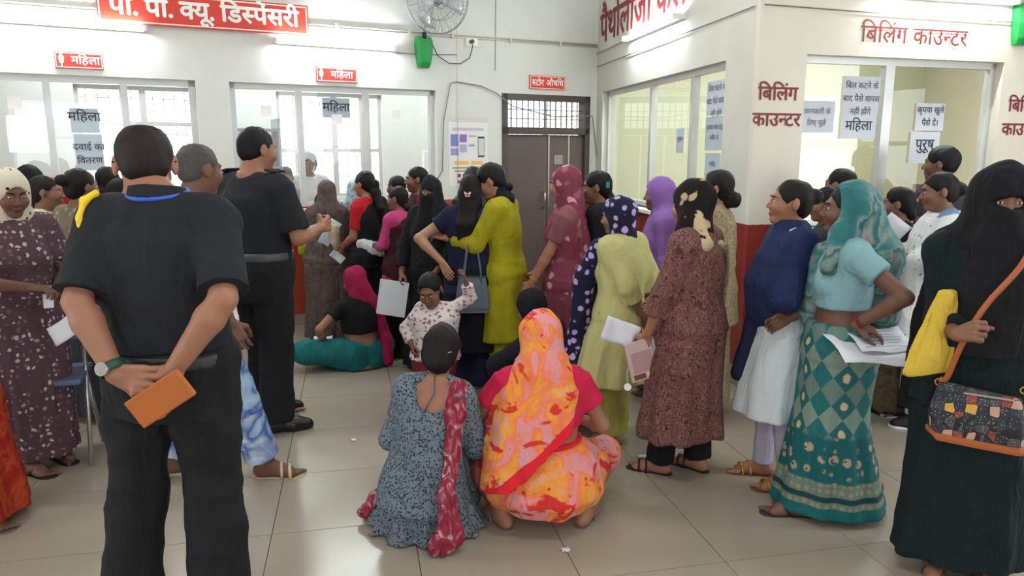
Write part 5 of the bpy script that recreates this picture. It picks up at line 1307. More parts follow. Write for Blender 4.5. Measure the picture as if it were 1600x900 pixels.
B = SDF(); B.loft((0, 0, 0), np.eye(3), [(.385, 0, -.02, .22, .18), (.43, 0, -.02, .215, .175)], .002)
ec = (mu.arm[-1]['El'] * .92 + mu.arm[-1]['W'] * .08) + V3(-.03, 0, 0); EW = mu.w(ec)
bag = empty('handbag', EW + Vector((0, 0, -.10)), D(8), 'grey-blue tote handbag hanging from the mustard kurta wearer\'s arm', 'bag'); BAGM = plain('bag_leather_greyblue', (84, 98, 106), .5, bump=.2)
b = MB(); sec = []
for z, w2_, d2_ in ((-.10, .085, .030), (-.16, .095, .040), (-.30, .115, .050), (-.33, .112, .046)):
    sec.append([(-w2_, -d2_ * .6, z), (-w2_ * .8, -d2_, z), (w2_ * .8, -d2_, z), (w2_, -d2_ * .6, z), (w2_, d2_ * .6, z), (w2_ * .8, d2_, z), (-w2_ * .8, d2_, z), (-w2_, d2_ * .6, z)])
vs = [p for r_ in sec for p in r_]; fs = [(i * 8 + j, i * 8 + (j + 1) % 8, (i + 1) * 8 + (j + 1) % 8, (i + 1) * 8 + j) for i in range(3) for j in range(8)] + [tuple(range(8)), tuple(24 + j for j in range(8))[::-1]]
b.add(vs, [f[::-1] for f in fs]); b.build('bag_body', BAGM, bag, False, bevel=.008)
for y_ in (-.032, .032): MB().tube([(-.055, y_, -.15), (-.050, y_, -.05), (-.028, y_ * .5, .10), (0, y_ * .3, .135), (.028, y_ * .5, .10), (.050, y_, -.05), (.055, y_, -.15)], .0065, 7).build('bag_strap', BAGM, bag, True)

# ---- toddler
ch = Fig('small child in white and mauve leaf-print shirt reaching one hand up', .90, (-.47, 4.38), 178, SK2, 'm', build=1.35, q=.014, head_scale=1.58, pitch=22, yaw=-8, roll=6, sh=.150, pelvis=(0, 0, .76), feet={1: (.10, 0), -1: (-.10, 0)},
         armL=dict(t=(-.34, .05, 1.52), pole=(-.6, -.4, -.5), curl=35), armR=dict(t=(.24, .10, .80), pole=(.8, -.5, 0), curl=35))
ch.body().face(look=(0, -.25)); ch.hair('short', (24, 20, 20), line=.014); ch.trousers(M_CHILDP, e=.05, flare=.02); ch.top(M_CHILD, 'shirt', e=.045, hem=.66, flare=.03, sl=1.75, se=.026, scuff=.01)

# ---- middle queue
w_ = Fig('person in mauve-pink floral sari drawn over the head, standing in profile', 1.50, (.36, 4.72), 78, SK1, q=.011, build=1.08, feet={1: (.09, .03), -1: (-.09, -.02)}, armL=dict(t=(-.17, .22, .84), pole=(-.4, -1, 0), curl=45), armR=dict(t=(.10, .25, .86)))
w_.body().face(); w_.hair('plain'); w_.skirt(M_MAUVE, 'sari', e=.04, hem=.05, flare=.04); w_.top(M_MAUVEBL, 'blouse', e=.016, sl=.7, se=.022); w_.pallu(M_MAUVE, e=.032, sgn=1, width=.5, slope=.6)
w_.scarf(M_MAUVE, cut=(0, .125, -.035, .075, .095, .105), tail=.95, tw=.15, sh=False, e=1.0, neckwrap=True); w_.bangle(-1, .1, 2); w_.sandals()
w_ = Fig('person with teal hair clip and black dress, behind the mauve sari', 1.48, (.58, 4.85), 80, SK2, q=.0115, pitch=2)
w_.body(feet=False).face(); w_.hair('lowbun', vol=1.02); w_.skirt(M_SOFTB, 'skirt', e=.03); w_.top(cloth('kurta_charcoal', (34, 34, 40)), 'kurta', e=.03, hem=.5, sl=1.5); w_.pallu(M_SOFTB, 'shawl', e=.04, sgn=-1, width=.6, slope=.3, hang=.6)
tc = w_.hp(-.045, -.085, .02); MB().box((-.02, -.012, -.02), (.02, .012, .02), Matrix.Translation(Vector(tc * w_.S))).build('hair_clip', plain('clip_teal', (40, 140, 160), .4), w_.root, bevel=.005)['label'] = 'teal hair clip'
w_ = Fig('person in lemon kurta and navy headscarf with lilac spots, hands joined behind', 1.36, (.60, 3.98), 48, SK2, q=.010, pitch=6, yaw=16, build=1.08,
         feet={1: (.10, .10), -1: (-.08, -.02)}, armL=dict(t=(-.02, -.20, .88), pole=(-1, -.5, .1), curl=40, d=(.8, -.1, -.5), n=(0, 1, 0)), armR=dict(t=(.07, -.19, .87), pole=(1, -.4, 0), curl=40, d=(-.5, -.2, -.8), n=(0, -1, 0)))
w_.body().face(); w_.hair('plain'); w_.trousers(M_LIME, e=.014, hemz=.06, flare=.05, b=1.12); w_.top(M_LEMON, 'kurta', e=.036, hem=.42, flare=.10, sl=1.45, se=.024, fold=(9, .06, .0, .3))
def xt(B):
    B.cap(w_.P + w_.T @ V3(-.13, .08, .42), w_.P + V3(-.15, .19, .20), .07, .065, .05); B.cap(w_.P + V3(-.15, .19, .20), w_.P + V3(-.16, .24, -.42), .065, .085, .05)
w_.scarf(M_NAVYSPOT, cut=(0, .125, -.035, .068, .095, .092), tail=None, sh=False, xtra=xt, e=1.03, amp=.006); w_.sandals(plain('sandal_brown', (110, 96, 84), .6), plain('sandal_brown_strap', (120, 104, 88), .6))
w_ = Fig('person in lilac purple headscarf behind the lemon kurta', 1.43, (.98, 4.82), 80, SK2, q=.013)
w_.body(feet=False); w_.skirt(M_PURPLE, 'skirt'); w_.top(M_PURPLE, 'kurta', hem=.5, e=.03, sl=1.3); w_.scarf(M_PURPLE, tail=.8, tw=.18, e=1.04)
bk = Fig('person in brown paisley kurta and black headscarf, holding booklet and papers', 1.46, (.88, 3.50), 52, SK1, q=.0098, pitch=4, build=1.12,
         feet={1: (.11, -.02), -1: (-.06, .13)}, toes={1: -5, -1: 12}, armL=dict(t=(-.215, .16, .80), pole=(-.9, -.6, 0), curl=(30, 34, 38, 42), n=(.7, .5, 0)), armR=dict(t=(.12, .22, .95), pole=(.8, -.6, -.2)))
bk.body().face(); bk.hair('plain'); bk.trousers(M_SOFTB, e=.020, hemz=.06, flare=.025, b=.88); bk.top(M_PAISLEY, 'kurta', e=.034, hem=.245, flare=.07, sl=1.55, se=.032, scuff=.012, fold=(8, .06, .01, .3), amp=.005)
bk.scarf(M_BLKCREAM, cut=(0, .13, -.035, .070, .095, .095), tail=None, sh=False, e=1.06, neckwrap=True, drop=((bk.hp(-.07, -.02, -.06), bk.P + bk.T @ V3(-.15, .05, .26), .055),), amp=.005)
B = SDF(); B.cap(bk.hp(-.06, -.055, -.045), bk.P + bk.T @ V3(-.09, -.075, .42), .045, .04, .04).cap(bk.P + bk.T @ V3(-.10, -.075, .42), bk.P + bk.T @ V3(.12, -.08, .40), .036, .034, .04); o = bk.add('scarf_border', B, M_CREAMB, .009, .004); o['label'] = 'cream dotted border of the scarf'
bk.sandals(plain('sandal_black', (40, 38, 40), .6), plain('sandal_black_strap', (30, 28, 30), .5), 'sandal', 'cross'); bk.bangle(-1, .05, 1)
PW = bk.w(bk.palm(-1, .09, .03))
bo = empty('booklet', PW + Vector((.0, -.045, -.055)), 0, 'pale pink medical booklet held low by the brown paisley kurta wearer', 'booklet')
Rb = (Matrix.Rotation(D(10), 3, 'Z') @ Matrix.Rotation(D(-14), 3, 'Y')).to_4x4()
MB().box((-.075, -.003, -.10), (.075, .003, .10), Rb).build('cover', plain('booklet_pink', (196, 172, 172), .4), bo, bevel=.002)
for q_, c_ in (((-.055, -.06, .050, .045), (176, 140, 144)), ((-.06, -.092, .0, -.066), (120, 60, 50)), ((.008, -.085, .060, -.066), (214, 214, 214)), ((.055, -.05, .068, .08), (150, 150, 156))):
    MB().box((q_[0], -.0042, q_[1]), (q_[2], -.003, q_[3]), Rb).build('cover_print', plain('print_%d_%d_%d' % c_, c_), bo)
MB().tube([Vector((-.05, -.008, .02)), Vector((-.075, -.012, -.06)), Vector((-.07, -.012, -.12))], .0012, 5).build('string', WHP, bo); MB().tube([Vector((-.07, -.015, -.133)), Vector((-.07, -.009, -.133))], .018, 18).build('tag', WHP, bo)
sheet('crumpled white paper held beside the pink booklet', PW + Vector((-.10, .03, .06)), (1, -.1, -.35), (.3, .1, 1), .17, .12, .02, fold=.02)
fb_ = Fig('person with large low bun and beige floral kurta beside the red pillar', 1.50, (1.22, 4.42), 66, SK1, q=.0115, pitch=-10, roll=0, yaw=4, build=1.02)
fb_.body(feet=False).face(); fb_.hair('lowbun', vol=1.03); fb_.hairB.ell(fb_.hp(0, -.125, -.05), (.052, .05, .055), fb_.Rh, .015); bpy.data.objects.remove([o for o in fb_.root.children if o.name.startswith('hair')][0]); fb_.add('hair', fb_.hairB, hair_mat((26, 22, 22)), .006, .002, 60)
MB().tube([fb_.hp(.035 * math.cos(a), -.098, -.03 + .035 * math.sin(a)) * fb_.S for a in np.linspace(0, 6.28, 14, endpoint=False)], .012, 6, True).build('hair_band', plain('scrunchie', (110, 50, 60), .8), fb_.root, True)
fb_.skirt(M_FLORALB, 'skirt', hem=.1); fb_.top(M_FLORALB, 'kurta', e=.03, hem=.62, flare=.04, sl=.9, neck=((0, -.11, .47), (.085, .07, .10))); fb_.pallu(M_FLORALB, 'dupatta', e=.036, sgn=-1, width=.20, slope=.8, hang=.75)

# ---- right-hand queue
nv = Fig('person with arms folded under a navy shawl over a pale kurta, hair in a bun', 1.48, (1.30, 3.42), 84, SK1, q=.0098, pitch=-6, build=.98,
         feet={1: (.09, .04), -1: (-.08, -.05)}, armL=dict(t=(.0, .12, 1.02), pole=(-.7, .1, -.8), curl=60), armR=dict(t=(.0, .11, 1.0), pole=(.7, .1, -.8), curl=60))
nv.body().face(look=(0, .1)); nv.hair('highbun'); nv.trousers(M_LAV, 'leggings', e=.012, hemz=.06, flare=.004, b=.95); nv.top(M_KURTAW, 'kurta', e=.026, hem=.40, flare=.05, sl=1.2, fold=(8, .05, .01, .6), hemfwd=.03)
B = SDF(); sh_ = nv
B.loft(nv.P, nv.T, [(-.04, 0, .06, .11, .10), (.06, 0, .04, .19, .165), (.20, 0, .04, .215, .18), (.32, 0, .02, .205, .15), (.42, 0, 0, .180, .125), (.50, 0, -.005, .095, .095), (.53, 0, 0, .07, .075)], .03, fold=(7, .05, .02, .5))
for k in (1, -1): B.cap(nv.Sh[k], nv.arm[k]['El'], .082, .070, .05); B.cap(nv.arm[k]['El'], nv.arm[k]['W'], .066, .060, .05); B.cap(nv.arm[k]['W'], nv.arm[k]['W'] + nv.arm[k]['d'] * .09 + nv.arm[k]['n'] * .02, .058, .05, .05); B.ell(nv.Sh[k], (.082, .078, .075), None, .05)
B.cap(nv.P + V3(.0, -.14, .16), nv.P + V3(.0, -.15, -.10), .085, .06, .06)
nv.add('shawl', B, M_NAVYSH, .0095, .006, 18); nv.sandals(plain('sandal_gold_sole', (120, 92, 60), .6), plain('sandal_gold', (206, 160, 60), .3, .8), 'sandal', 'cross')
B = SDF(); B.cap(nv.P + V3(.0, .15, .05), nv.P + V3(.02, .20, -.28), .05, .06, .03); nv.add('shawl_end', B, cloth('shawl_navy_dark', (24, 30, 54)), .012, .006, 24)
te = Fig('person in pale blue blouse and teal diamond-pattern sari, holding papers behind', 1.47, (1.43, 3.12), 78, SK3, q=.0095, pitch=-4, yaw=2, build=1.10,
         feet={1: (.09, -.16), -1: (-.07, .13)}, toes={1: 0, -1: 4}, armL=dict(t=(-.20, -.02, 1.0), pole=(-.6, -1, 0), d=(.1, -.75, -.30), n=(.2, .1, -1), curl=(20, 22, 26, 30), th=.3), armR=dict(t=(.10, .22, .95)))
te.body(feet=True).face(); te.hair('plain'); te.skirt(M_TEALSARI, 'sari', e=.035, hem=.035, flare=.035, fold=(9, .05, .01, .3), amp=.003, top_z=te.P[2] + .09)
te.top(M_PALEBLUE, 'blouse', e=.018, hem=te.P[2] + .15, sl=.50, se=.022, scuff=.004, amp=.003, cuts=(((0, 0, -1), te.P + V3(0, 0, .155)),))
def xt(B):
    B.cap(te.hp(0, -.09, .0), te.P + te.T @ V3(-.06, -.13, .40), .085, .085, .05); B.cap(te.P + te.T @ V3(-.05, -.13, .42), te.P + te.T @ V3(-.02, -.175, .16), .090, .075, .05); B.cap(te.P + te.T @ V3(-.02, -.175, .16), te.P + V3(-.02, -.19, .06), .07, .05, .05)
    B.cap(te.hp(-.07, .03, -.10), te.P + te.T @ V3(-.12, .09, .36), .05, .045, .05); B.cap(te.P + te.T @ V3(.05, .08, .40), te.P + te.T @ V3(.10, .12, .1), .06, .07, .05)
te.scarf(M_TEALSC, cut=(0, .165, .0, .11, .160, .150), tail=None, sh=False, e=1.06, xtra=xt, amp=.006, crown=(-.01, 0)); te.sandals(plain('flipflop_dark', (70, 62, 66), .6), plain('flipflop_strap', (36, 32, 36), .5)); te.bangle(-1, .06, 2, MAROON)
PW = te.w(te.palm(-1, .10, .025))
sheet('white printed sheet lying across the teal sari wearer\'s hand, lower of two', PW + Vector((.02, -.05, -.035)), (1, .05, -.04), (.1, 1, .30), .42, .22, .012, fold=.016)
s2 = sheet('white printed sheet folded up over another in the teal sari wearer\'s hand', PW + Vector((.02, -.01, -.005)), (.9, .1, .0), (.1, .9, .35), .24, .16, .010, fold=.01); printed_lines(s2, (.9, .1, 0), (.1, .9, .35), .24, .16, 7, .010)
back_person('person with black hair and dark top between the navy shawl and teal scarf', 1.41, 1.83, 4.25, 75, M_DARKG, M_DARKG, 'lowbun', hem=.6, sl=1.2)
back_person('person with black hair showing above the teal headscarf', 1.50, 2.12, 4.75, 40, M_SOFTB, M_DARKG, 'lowbun', hem=.6, sl=1.2)
w_ = Fig('person in plum blouse and bronze sari behind the teal headscarf', 1.39, (2.40, 4.55), 70, SK2, q=.012, yaw=-10, build=1.12)
w_.body(feet=False); w_.hair('lowbun', vol=1.04); w_.skirt(M_BRSARI, 'sari', e=.06, hem=.03, flare=.08); w_.top(M_DPURPLE, 'blouse', e=.016, sl=.75, hem=.96); w_.pallu(M_BRSARI, e=.034, sgn=1, width=.22, hang=.6)
MB().box((-.02, -.008, -.01), (.02, .008, .01), Matrix.Translation(Vector(w_.hp(0, -.12, .03) * w_.S))).build('hair_clip', plain('clip_amber', (176, 110, 70), .4), w_.root, bevel=.004)
wd_ = Fig('person in white dotted shawl over light blue kurta, white trousers and black sneakers', 1.49, (2.47, 4.22), 76, SK2, q=.0115, pitch=6,
          feet={1: (.09, .02), -1: (-.09, .02)}, toes={1: 0, -1: 6}, armL=dict(t=(-.08, .24, 1.10), pole=(-.7, -.2, -.7), curl=40), armR=dict(t=(.06, .26, 1.14), pole=(.6, -.3, -.7), curl=40))
wd_.body().face(); wd_.hair('bun', vol=1.02); wd_.trousers(M_WHITE, e=.04, hemz=.08, flare=.03); wd_.top(M_LBLUE, 'kurta', e=.028, hem=.52, flare=.07, sl=1.3)
B = SDF(); B.loft(wd_.P, wd_.T, [(.0, -.02, .03, .18, .18), (.15, -.02, .03, .21, .18), (.32, 0, .02, .225, .16), (.42, 0, 0, .185, .125), (.49, 0, -.005, .095, .09)], .03, fold=(7, .06, .03, .5))
for k in (1, -1): B.cap(wd_.Sh[k], wd_.arm[k]['El'], .080, .070, .05); B.cap(wd_.arm[k]['El'], wd_.arm[k]['El'] * .4 + wd_.arm[k]['W'] * .6, .060, .05, .05)
B.cap(wd_.P + V3(-.14, .16, .12), wd_.P + V3(-.12, .20, -.30), .06, .075, .06).cap(wd_.P + V3(-.12, .20, -.1), wd_.P + V3(-.10, .19, -.26), .07, .06, .05)
wd_.add('shawl', B, M_WDUP, .010, .006, 20); wd_.shoes(plain('sneaker_black', (26, 27, 32), .5, bump=.2), 'sneaker', plain('sneaker_sole', (226, 228, 230), .5))
PW = wd_.w(wd_.palm(-1, .08, .03)); sheet('white papers raised by the white-shawled queuer', PW + Vector((-.04, 0, .10)), (.5, -.2, .7), (-.5, .3, .5), .24, .14, .02, fold=.012)
mr = Fig('person with short tousled black hair at the billing window, right', 1.64, (2.90, 5.0), 30, SK3, 'm', q=.013, yaw=20)
mr.body(feet=False).face(brows=False); mr.hair('short', (18, 18, 20), vol=1.06); mr.trousers(M_DARKG); mr.top(M_DARKG, 'shirt', hem=.8)

# ---- veiled woman at the right edge
nq = Fig('person in black veil and dark green gown at the right edge, patchwork bag on strap', 1.55, (1.75, 2.66), 162, SK2, q=.0088, pitch=4, yaw=2, build=1.08, sh=.17,
         feet={1: (.09, .05), -1: (-.08, .02)}, armR=dict(t=(.155, .27, 1.03), pole=(.0, -.5, -1), curl=(70, 72, 74, 76), d=(-.35, .5, .25), n=(-.8, -.5, -.3), th=.9), armL=dict(t=(-.24, .12, .86), pole=(-.8, -.6, 0), curl=40))
nq.body().face(look=(.15, .05)); nq.skirt(M_DGREEN, 'gown', e=.04, hem=.07, flare=.055, fold=(9, .08, .02, .8), amp=.006, fwd=-.02)
nq.top(M_DGREEN, 'gown_top', e=.030, hem=.70, flare=.03, sl=1.78, se=.024, scuff=.012, amp=.006, fr=16)
def xt(B):
    B.loft((0, 0, 0), np.eye(3), [(.93, nq.P[0] + .04, .175, .115, .035), (1.15, nq.P[0] + .03, .165, .12, .05), (1.33, nq.Hc[0], .12, .10, .06), (1.46, nq.Hc[0], nq.Hc[1] + .055, .068, .062)], .04, fold=(7, .05, .02, 1))
    B.cap(nq.hp(0, -.02, .02), nq.hp(0, -.06, -.12), .102, .11, .05)
nq.scarf(M_SOFTB, 'veil', cut=(0, .125, .004, .070, .064, .0245), tail=.62, tw=.24, ty=-.10, front=None, e=1.06, xtra=xt, h=.0075, fold=(7, .07, .02, .5))
nq.sandals(plain('sandal_cream_sole', (190, 170, 150), .6), plain('sandal_strap_brown', (90, 60, 48), .5))
def patch():
    t = NT('bag_patchwork'); co = t.coord(); ch_ = t.voro(co, 30, out='Color', rnd=.35); sp = t.node('ShaderNodeSeparateColor'); t.link(ch_, sp.inputs[0])
    c1 = t.ramp(sp.outputs[0], [(0, lin((38, 42, 50))), (.30, lin((50, 56, 66))), (.42, lin((140, 60, 44))), (.52, lin((44, 48, 56))), (.62, lin((206, 160, 60))), (.70, lin((52, 100, 118))), (.80, lin((70, 70, 74))), (.90, lin((190, 150, 130)))], 'CONSTANT')
    fine = t.step(t.voro(co, 110, rnd=.7), .30, .22); e_ = t.step(t.voro(co, 30, 'DISTANCE_TO_EDGE', rnd=.35), .05, .03)
    c2 = t.mix(t.math('MULTIPLY', fine, .7), c1, lin((150, 146, 140))); c3 = t.mix(e_, c2, lin((22, 22, 26)))
    return t.done(c3, .7, t.bump(fine, .3, .002))
ORL = plain('strap_orange_leather', (166, 88, 44), .5)
hw = nq.w((.05, .235, .72)); pk = empty('shoulder_bag', hw, D(-22), 'dark patchwork shoulder bag with orange leather trim at the veiled figure\'s front', 'bag')
b = MB(); sec = []
for z, w2_, d2_ in ((.10, .125, .018), (.08, .130, .030), (-.02, .150, .042), (-.075, .148, .038)):
    sec.append([(-w2_ + (0 if z > -.07 else .01), -d2_ * .5, z + .02), (-w2_ * .85, -d2_, z + .01), (0, -d2_ * 1.1, z), (w2_ * .85, -d2_, z - .01), (w2_, -d2_ * .5, z - .015), (w2_, d2_ * .5, z - .015), (0, d2_, z), (-w2_, d2_ * .5, z + .02)])
vs = [p for r_ in sec for p in r_]; fs = [(i * 8 + j, i * 8 + (j + 1) % 8, (i + 1) * 8 + (j + 1) % 8, (i + 1) * 8 + j)[::-1] for i in range(3) for j in range(8)] + [tuple(range(8)), tuple(24 + j for j in range(8))[::-1]]
b.add(vs, fs); b.build('bag_body', patch(), pk, False, bevel=.006)
b = MB(); sec = [[(x * f_, y * f_, z + dz) for x, y, z in sec[3]] for f_, dz in ((1.02, .004), (1.03, -.012), (.97, -.024))]
vs = [p for r_ in sec for p in r_]; fs = [(i * 8 + j, i * 8 + (j + 1) % 8, (i + 1) * 8 + (j + 1) % 8, (i + 1) * 8 + j)[::-1] for i in range(2) for j in range(8)] + [tuple(range(8)), tuple(16 + j for j in range(8))[::-1]]
b.add(vs, fs); b.build('bag_base', ORL, pk)
MB().box((-.06, -.036, .088), (.09, -.028, .094), Matrix.Rotation(D(3), 4, 'Y')).build('zip', STEEL, pk)
for s_ in (-1, 1): MB().tube([(s_ * .128 + .012 * math.cos(a), 0, .115 + .012 * math.sin(a)) for a in np.linspace(0, 6.28, 12, endpoint=False)], .003, 6, True).build('ring', GOLD, pk, True)
Wi = lambda p: (Matrix.Translation(hw) @ Matrix.Rotation(D(-22), 4, 'Z')).inverted() @ nq.w(p)
def smooth_path(pts, n=5):
    P_ = [Vector(p) for p in pts]; o = []
    for i in range(len(P_) - 1):
        a, b, c, d = P_[max(i - 1, 0)], P_[i], P_[i + 1], P_[min(i + 2, len(P_) - 1)]
        for j in range(n):
            u = j / n; o.append(((b * 2) + (c - a) * u + (a * 2 - b * 5 + c * 4 - d) * u * u + (b * 3 - a - c * 3 + d) * u ** 3) * .5)
    return o + [P_[-1]]
def strap(pts, nm):
    P_ = smooth_path(pts); g_ = []
    for i, p in enumerate(P_):
        d_ = (P_[min(i + 1, len(P_) - 1)] - P_[max(i - 1, 0)]).normalized(); s_ = d_.cross(Vector((0, -1, 0))).normalized() * .0095; g_.append([p - s_, p, p + s_])
    MB().sheet(g_, .004).build(nm, ORL, pk, True)
strap([(-.128, -.005, .128), Wi((.16, .235, .86)), Wi((.13, .262, 1.00)), Wi((.07, .258, 1.14)), Wi((-.03, .225, 1.28)), Wi((-.10, .12, 1.40)), Wi((-.12, .0, 1.41))], 'strap')
strap([(.128, -.005, .10), Wi((-.20, .22, .86)), Wi((-.26, .16, 1.05)), Wi((-.24, .10, 1.22)), Wi((-.16, .03, 1.38))], 'strap')
yb = empty('cloth_bag', nq.w((.20, .20, 1.07)), D(20), 'yellow cloth bag hanging beside the veiled figure\'s fist', 'bag')
B = SDF(); B.loft((0, 0, 0), np.eye(3), [(-.20, -.02, 0, .115, .03), (-.12, -.01, 0, .11, .045), (0, .01, 0, .07, .035), (.10, .03, 0, .03, .022)], .02, fold=(7, .05, .1, 0)); V, Q = B.mesh(.008); V = wrinkle(V, Q, .004, 30, 2); meshobj('bag_body', V, Q, cloth('cloth_yellow_bag', (206, 176, 66), wr=.8), yb)

# ================================================================== on the floor
# ---- grey floral dress, crouching
gr = Fig('person crouching in a grey floral dress with a crimson dupatta, back to camera', 1.50, (-.37, 3.02), -4, SK1, q=.0095, yaw=-4, pitch=14, lean=10, side=9, roll=4, pelvis=(-.02, -.06, .235), feet={1: (.13, .12), -1: (-.13, .12)}, build=1.04,
         legpole=(0, .6, 1), armL=dict(t=(-.12, .22, .30), pole=(-.5, -.3, -1)), armR=dict(t=(.10, .24, .32), pole=(.3, .0, -1)), sh=.132)
gr.body(feet=False); gr.hair('loose', vol=1.08); bpy.data.objects.remove([o for o in gr.root.children if o.name.startswith('hair')][0])
B = gr.hairB; B.p = B.p[:5]; B.ell(gr.hp(0, -.06, -.03), (.080, .058, .070), gr.Rh, .03).ell(gr.hp(.0, -.085, -.055), (.060, .046, .05), gr.Rh, .03); gr.add('hair', B, hair_mat(), .0055, .003, 50, None, (1, 1, .3))
MB().tube([gr.hp(.03, -.118, -.01) * gr.S, gr.hp(.065, -.095, .0) * gr.S], .003, 6).build('hair_pin', STEEL, gr.root, True)
gr.top(M_GREYFL, 'dress_top', e=.026, hem=.12, flare=.02, sl=1.3, se=.016, scuff=.004, amp=.004, neck=((0, -.115, .47), (.105, .075, .125)))
B = SDF(); B.loft((0, 0, 0), np.eye(3), [(.005, 0, -.02, .275, .235), (.05, 0, -.02, .245, .215), (.14, 0, -.03, .205, .185), (.26, 0, -.04, .190, .165), (.38, 0, -.03, .165, .145), (.46, 0, -.01, .155, .12)], .03, fold=(13, .11, .0, .7))
for k in (1, -1): B.cap((.09 * k, .0, .22), gr.Kn[k] + V3(0, 0, .01), .10, .085, .05); B.cap(gr.Kn[k], (.15 * k, .18, .06), .08, .09, .05)
B.cap((-.20, .05, .06), (-.26, .02, .03), .07, .05, .04)
B.plane((0, 0, -1), (0, 0, .006)); gr.add('dress', B, M_GREYFL, .0095, .006, 22)
def drape(f, mat, pts, rad, name, h=.009, amp=.006, k=.04, fr=30, floorcut=True, label=None, flat=((0, 1, .15), 2.0)):
    B = SDF(); flat = (nrm(flat[0]), flat[1])
    for (a, ra), (b, rb) in zip(zip(pts, rad), list(zip(pts, rad))[1:]): B.cap(a, b, ra, rb, k, flat=flat)
    if floorcut: B.plane((0, 0, -1), (0, 0, .006))
    return f.add(name, B, mat, h, amp, fr, label)
S_ = gr.Sh[1] + V3(.01, 0, -.01)
drape(gr, M_DUPR, [S_ + V3(-.04, .06, .03), S_ + V3(-.035, -.035, .05), S_ + V3(-.035, -.115, -.04), S_ + V3(-.04, -.155, -.20), V3(.125, -.235, .24), V3(.15, -.275, .08), V3(.10, -.30, .04)], [.036, .050, .048, .036, .040, .060, .062], 'dupatta', amp=.005, fr=50)
drape(gr, M_DUPR, [V3(-.18, .06, .22), V3(-.25, .0, .12), V3(-.31, -.02, .045)], [.02, .026, .035], 'dupatta_end', amp=.005)
MB().tube([p * gr.S for p in (gr.NB + V3(0, -.07, .035), gr.P + gr.T @ V3(.01, -.122, .43), gr.P + gr.T @ V3(-.012, -.128, .37), gr.P + gr.T @ V3(-.02, -.128, .34))], .0035, 6).build('tie_cord', cloth('cord_grey', (80, 92, 102)), gr.root, True)
B = SDF(); B.cap((-.30, .03, .02), (-.235, .04, .03), .026, .03, .02); gr.add('shoe_tip', B, M_DARKG, .008)

# ---- orange sari, crouching
og = Fig('person crouching in an orange, pink and red watercolour sari drawn over the head', 1.52, (.13, 3.08), 3, SK1, q=.0095, yaw=0, pitch=12, lean=12, pelvis=(0, -.06, .255), feet={1: (.195, -.085), -1: (-.185, -.085)}, toes={1: -28, -1: 28}, build=1.25,
         legpole={1: (.12, .7, .6), -1: (-.12, .7, .6)}, armL=dict(t=(-.24, .26, .36), pole=(-.8, -.3, -.8)), armR=dict(t=(.22, .26, .38), pole=(.6, -.3, -.8)), sh=.165)
og.body(); og.top(M_HOTPINK, 'blouse', e=.020, hem=og.P[2] + .20, sl=.55, se=.024, scuff=.004, cuts=(((0, 0, -1), og.P + V3(0, 0, .215)),))
B = SDF(); B.loft((0, 0, 0), np.eye(3), [(.070, 0, -.07, .130, .110), (.10, 0, -.085, .205, .180), (.17, 0, -.07, .262, .225), (.26, 0, -.05, .265, .215), (.35, 0, -.035, .215, .175), (.40, 0, -.02, .180, .145)], .03, fold=(9, .03, .015, .2), capk=.02)
for k in (1, -1): B.cap((.12 * k, -.02, .26), og.Kn[k] * V3(.92, 1, 1) + V3(.0, 0, .0), .118, .092, .06); B.cap(og.Kn[k] * V3(.92, 1, 1), og.An[k] + V3(-.01 * k, 0, .085), .08, .075, .05)
og.add('sari', B, M_ORSARI, .0095, .006, 20)
B = SDF(); B.loft((0, 0, 0), np.eye(3), [(.388, 0, -.022, .194, .160), (.412, 0, -.020, .188, .154)], .002); og.add('waistband', B, M_REDB, .008, .002)
def veil(e, planes, name, mat):
    B = SDF(); R = og.Rh; T = og.T
    B.ell(og.hp(0, -.020, .036), [x + e for x in (.098, .118, .108)], R, .01)
    B.cap(og.hp(0, -.03, .0), og.NB + T @ V3(0, -.03, -.02), .100 + e, .115 + e, .05)
    B.loft(og.P, T, [(-.06, -.07, -.10, .21 + e, .130 + e), (.08, -.05, -.075, .225 + e, .125 + e), (.22, -.03, -.045, .225 + e, .135 + e), (.34, -.01, -.03, .215 + e, .125 + e), (.43, 0, -.015, .185 + e, .115 + e), (.52, 0, .0, .125 + e, .11 + e)], .05, fold=(9, .035, .03, 2.2))
    for n_, p_ in planes: B.plane(n_, p_, .006)
    B.ell(og.hp(0, .15, -.04), (.085, .11, .12), R, .006, 's')
    return og.add(name, B, mat, .009, .006, 24)
# the free end runs from the right shoulder down to the left hip: its lower edge is the red border
n_ = nrm(V3(.75, .10, -1)); c_ = V3(-.05, -.2, .34)
n2_ = nrm(V3(1, .20, -.35)); c2_ = V3(.155, -.15, .55)
veil(0, ((n_, c_), (n2_, c2_), ((0, 1, .0), og.NB + V3(0, .06, 0))), 'sari_veil', M_ORSARI)
veil(.006, ((n_, c_ + n_ * .004), (-n_, c_ - n_ * .048), (n2_, c2_), ((0, 1, .0), og.NB + V3(0, .06, 0))), 'veil_border', M_REDB)
og.sandals(plain('flipflop_grey', (140, 134, 126), .6), plain('flipflop_grey_strap', (100, 100, 100), .5))

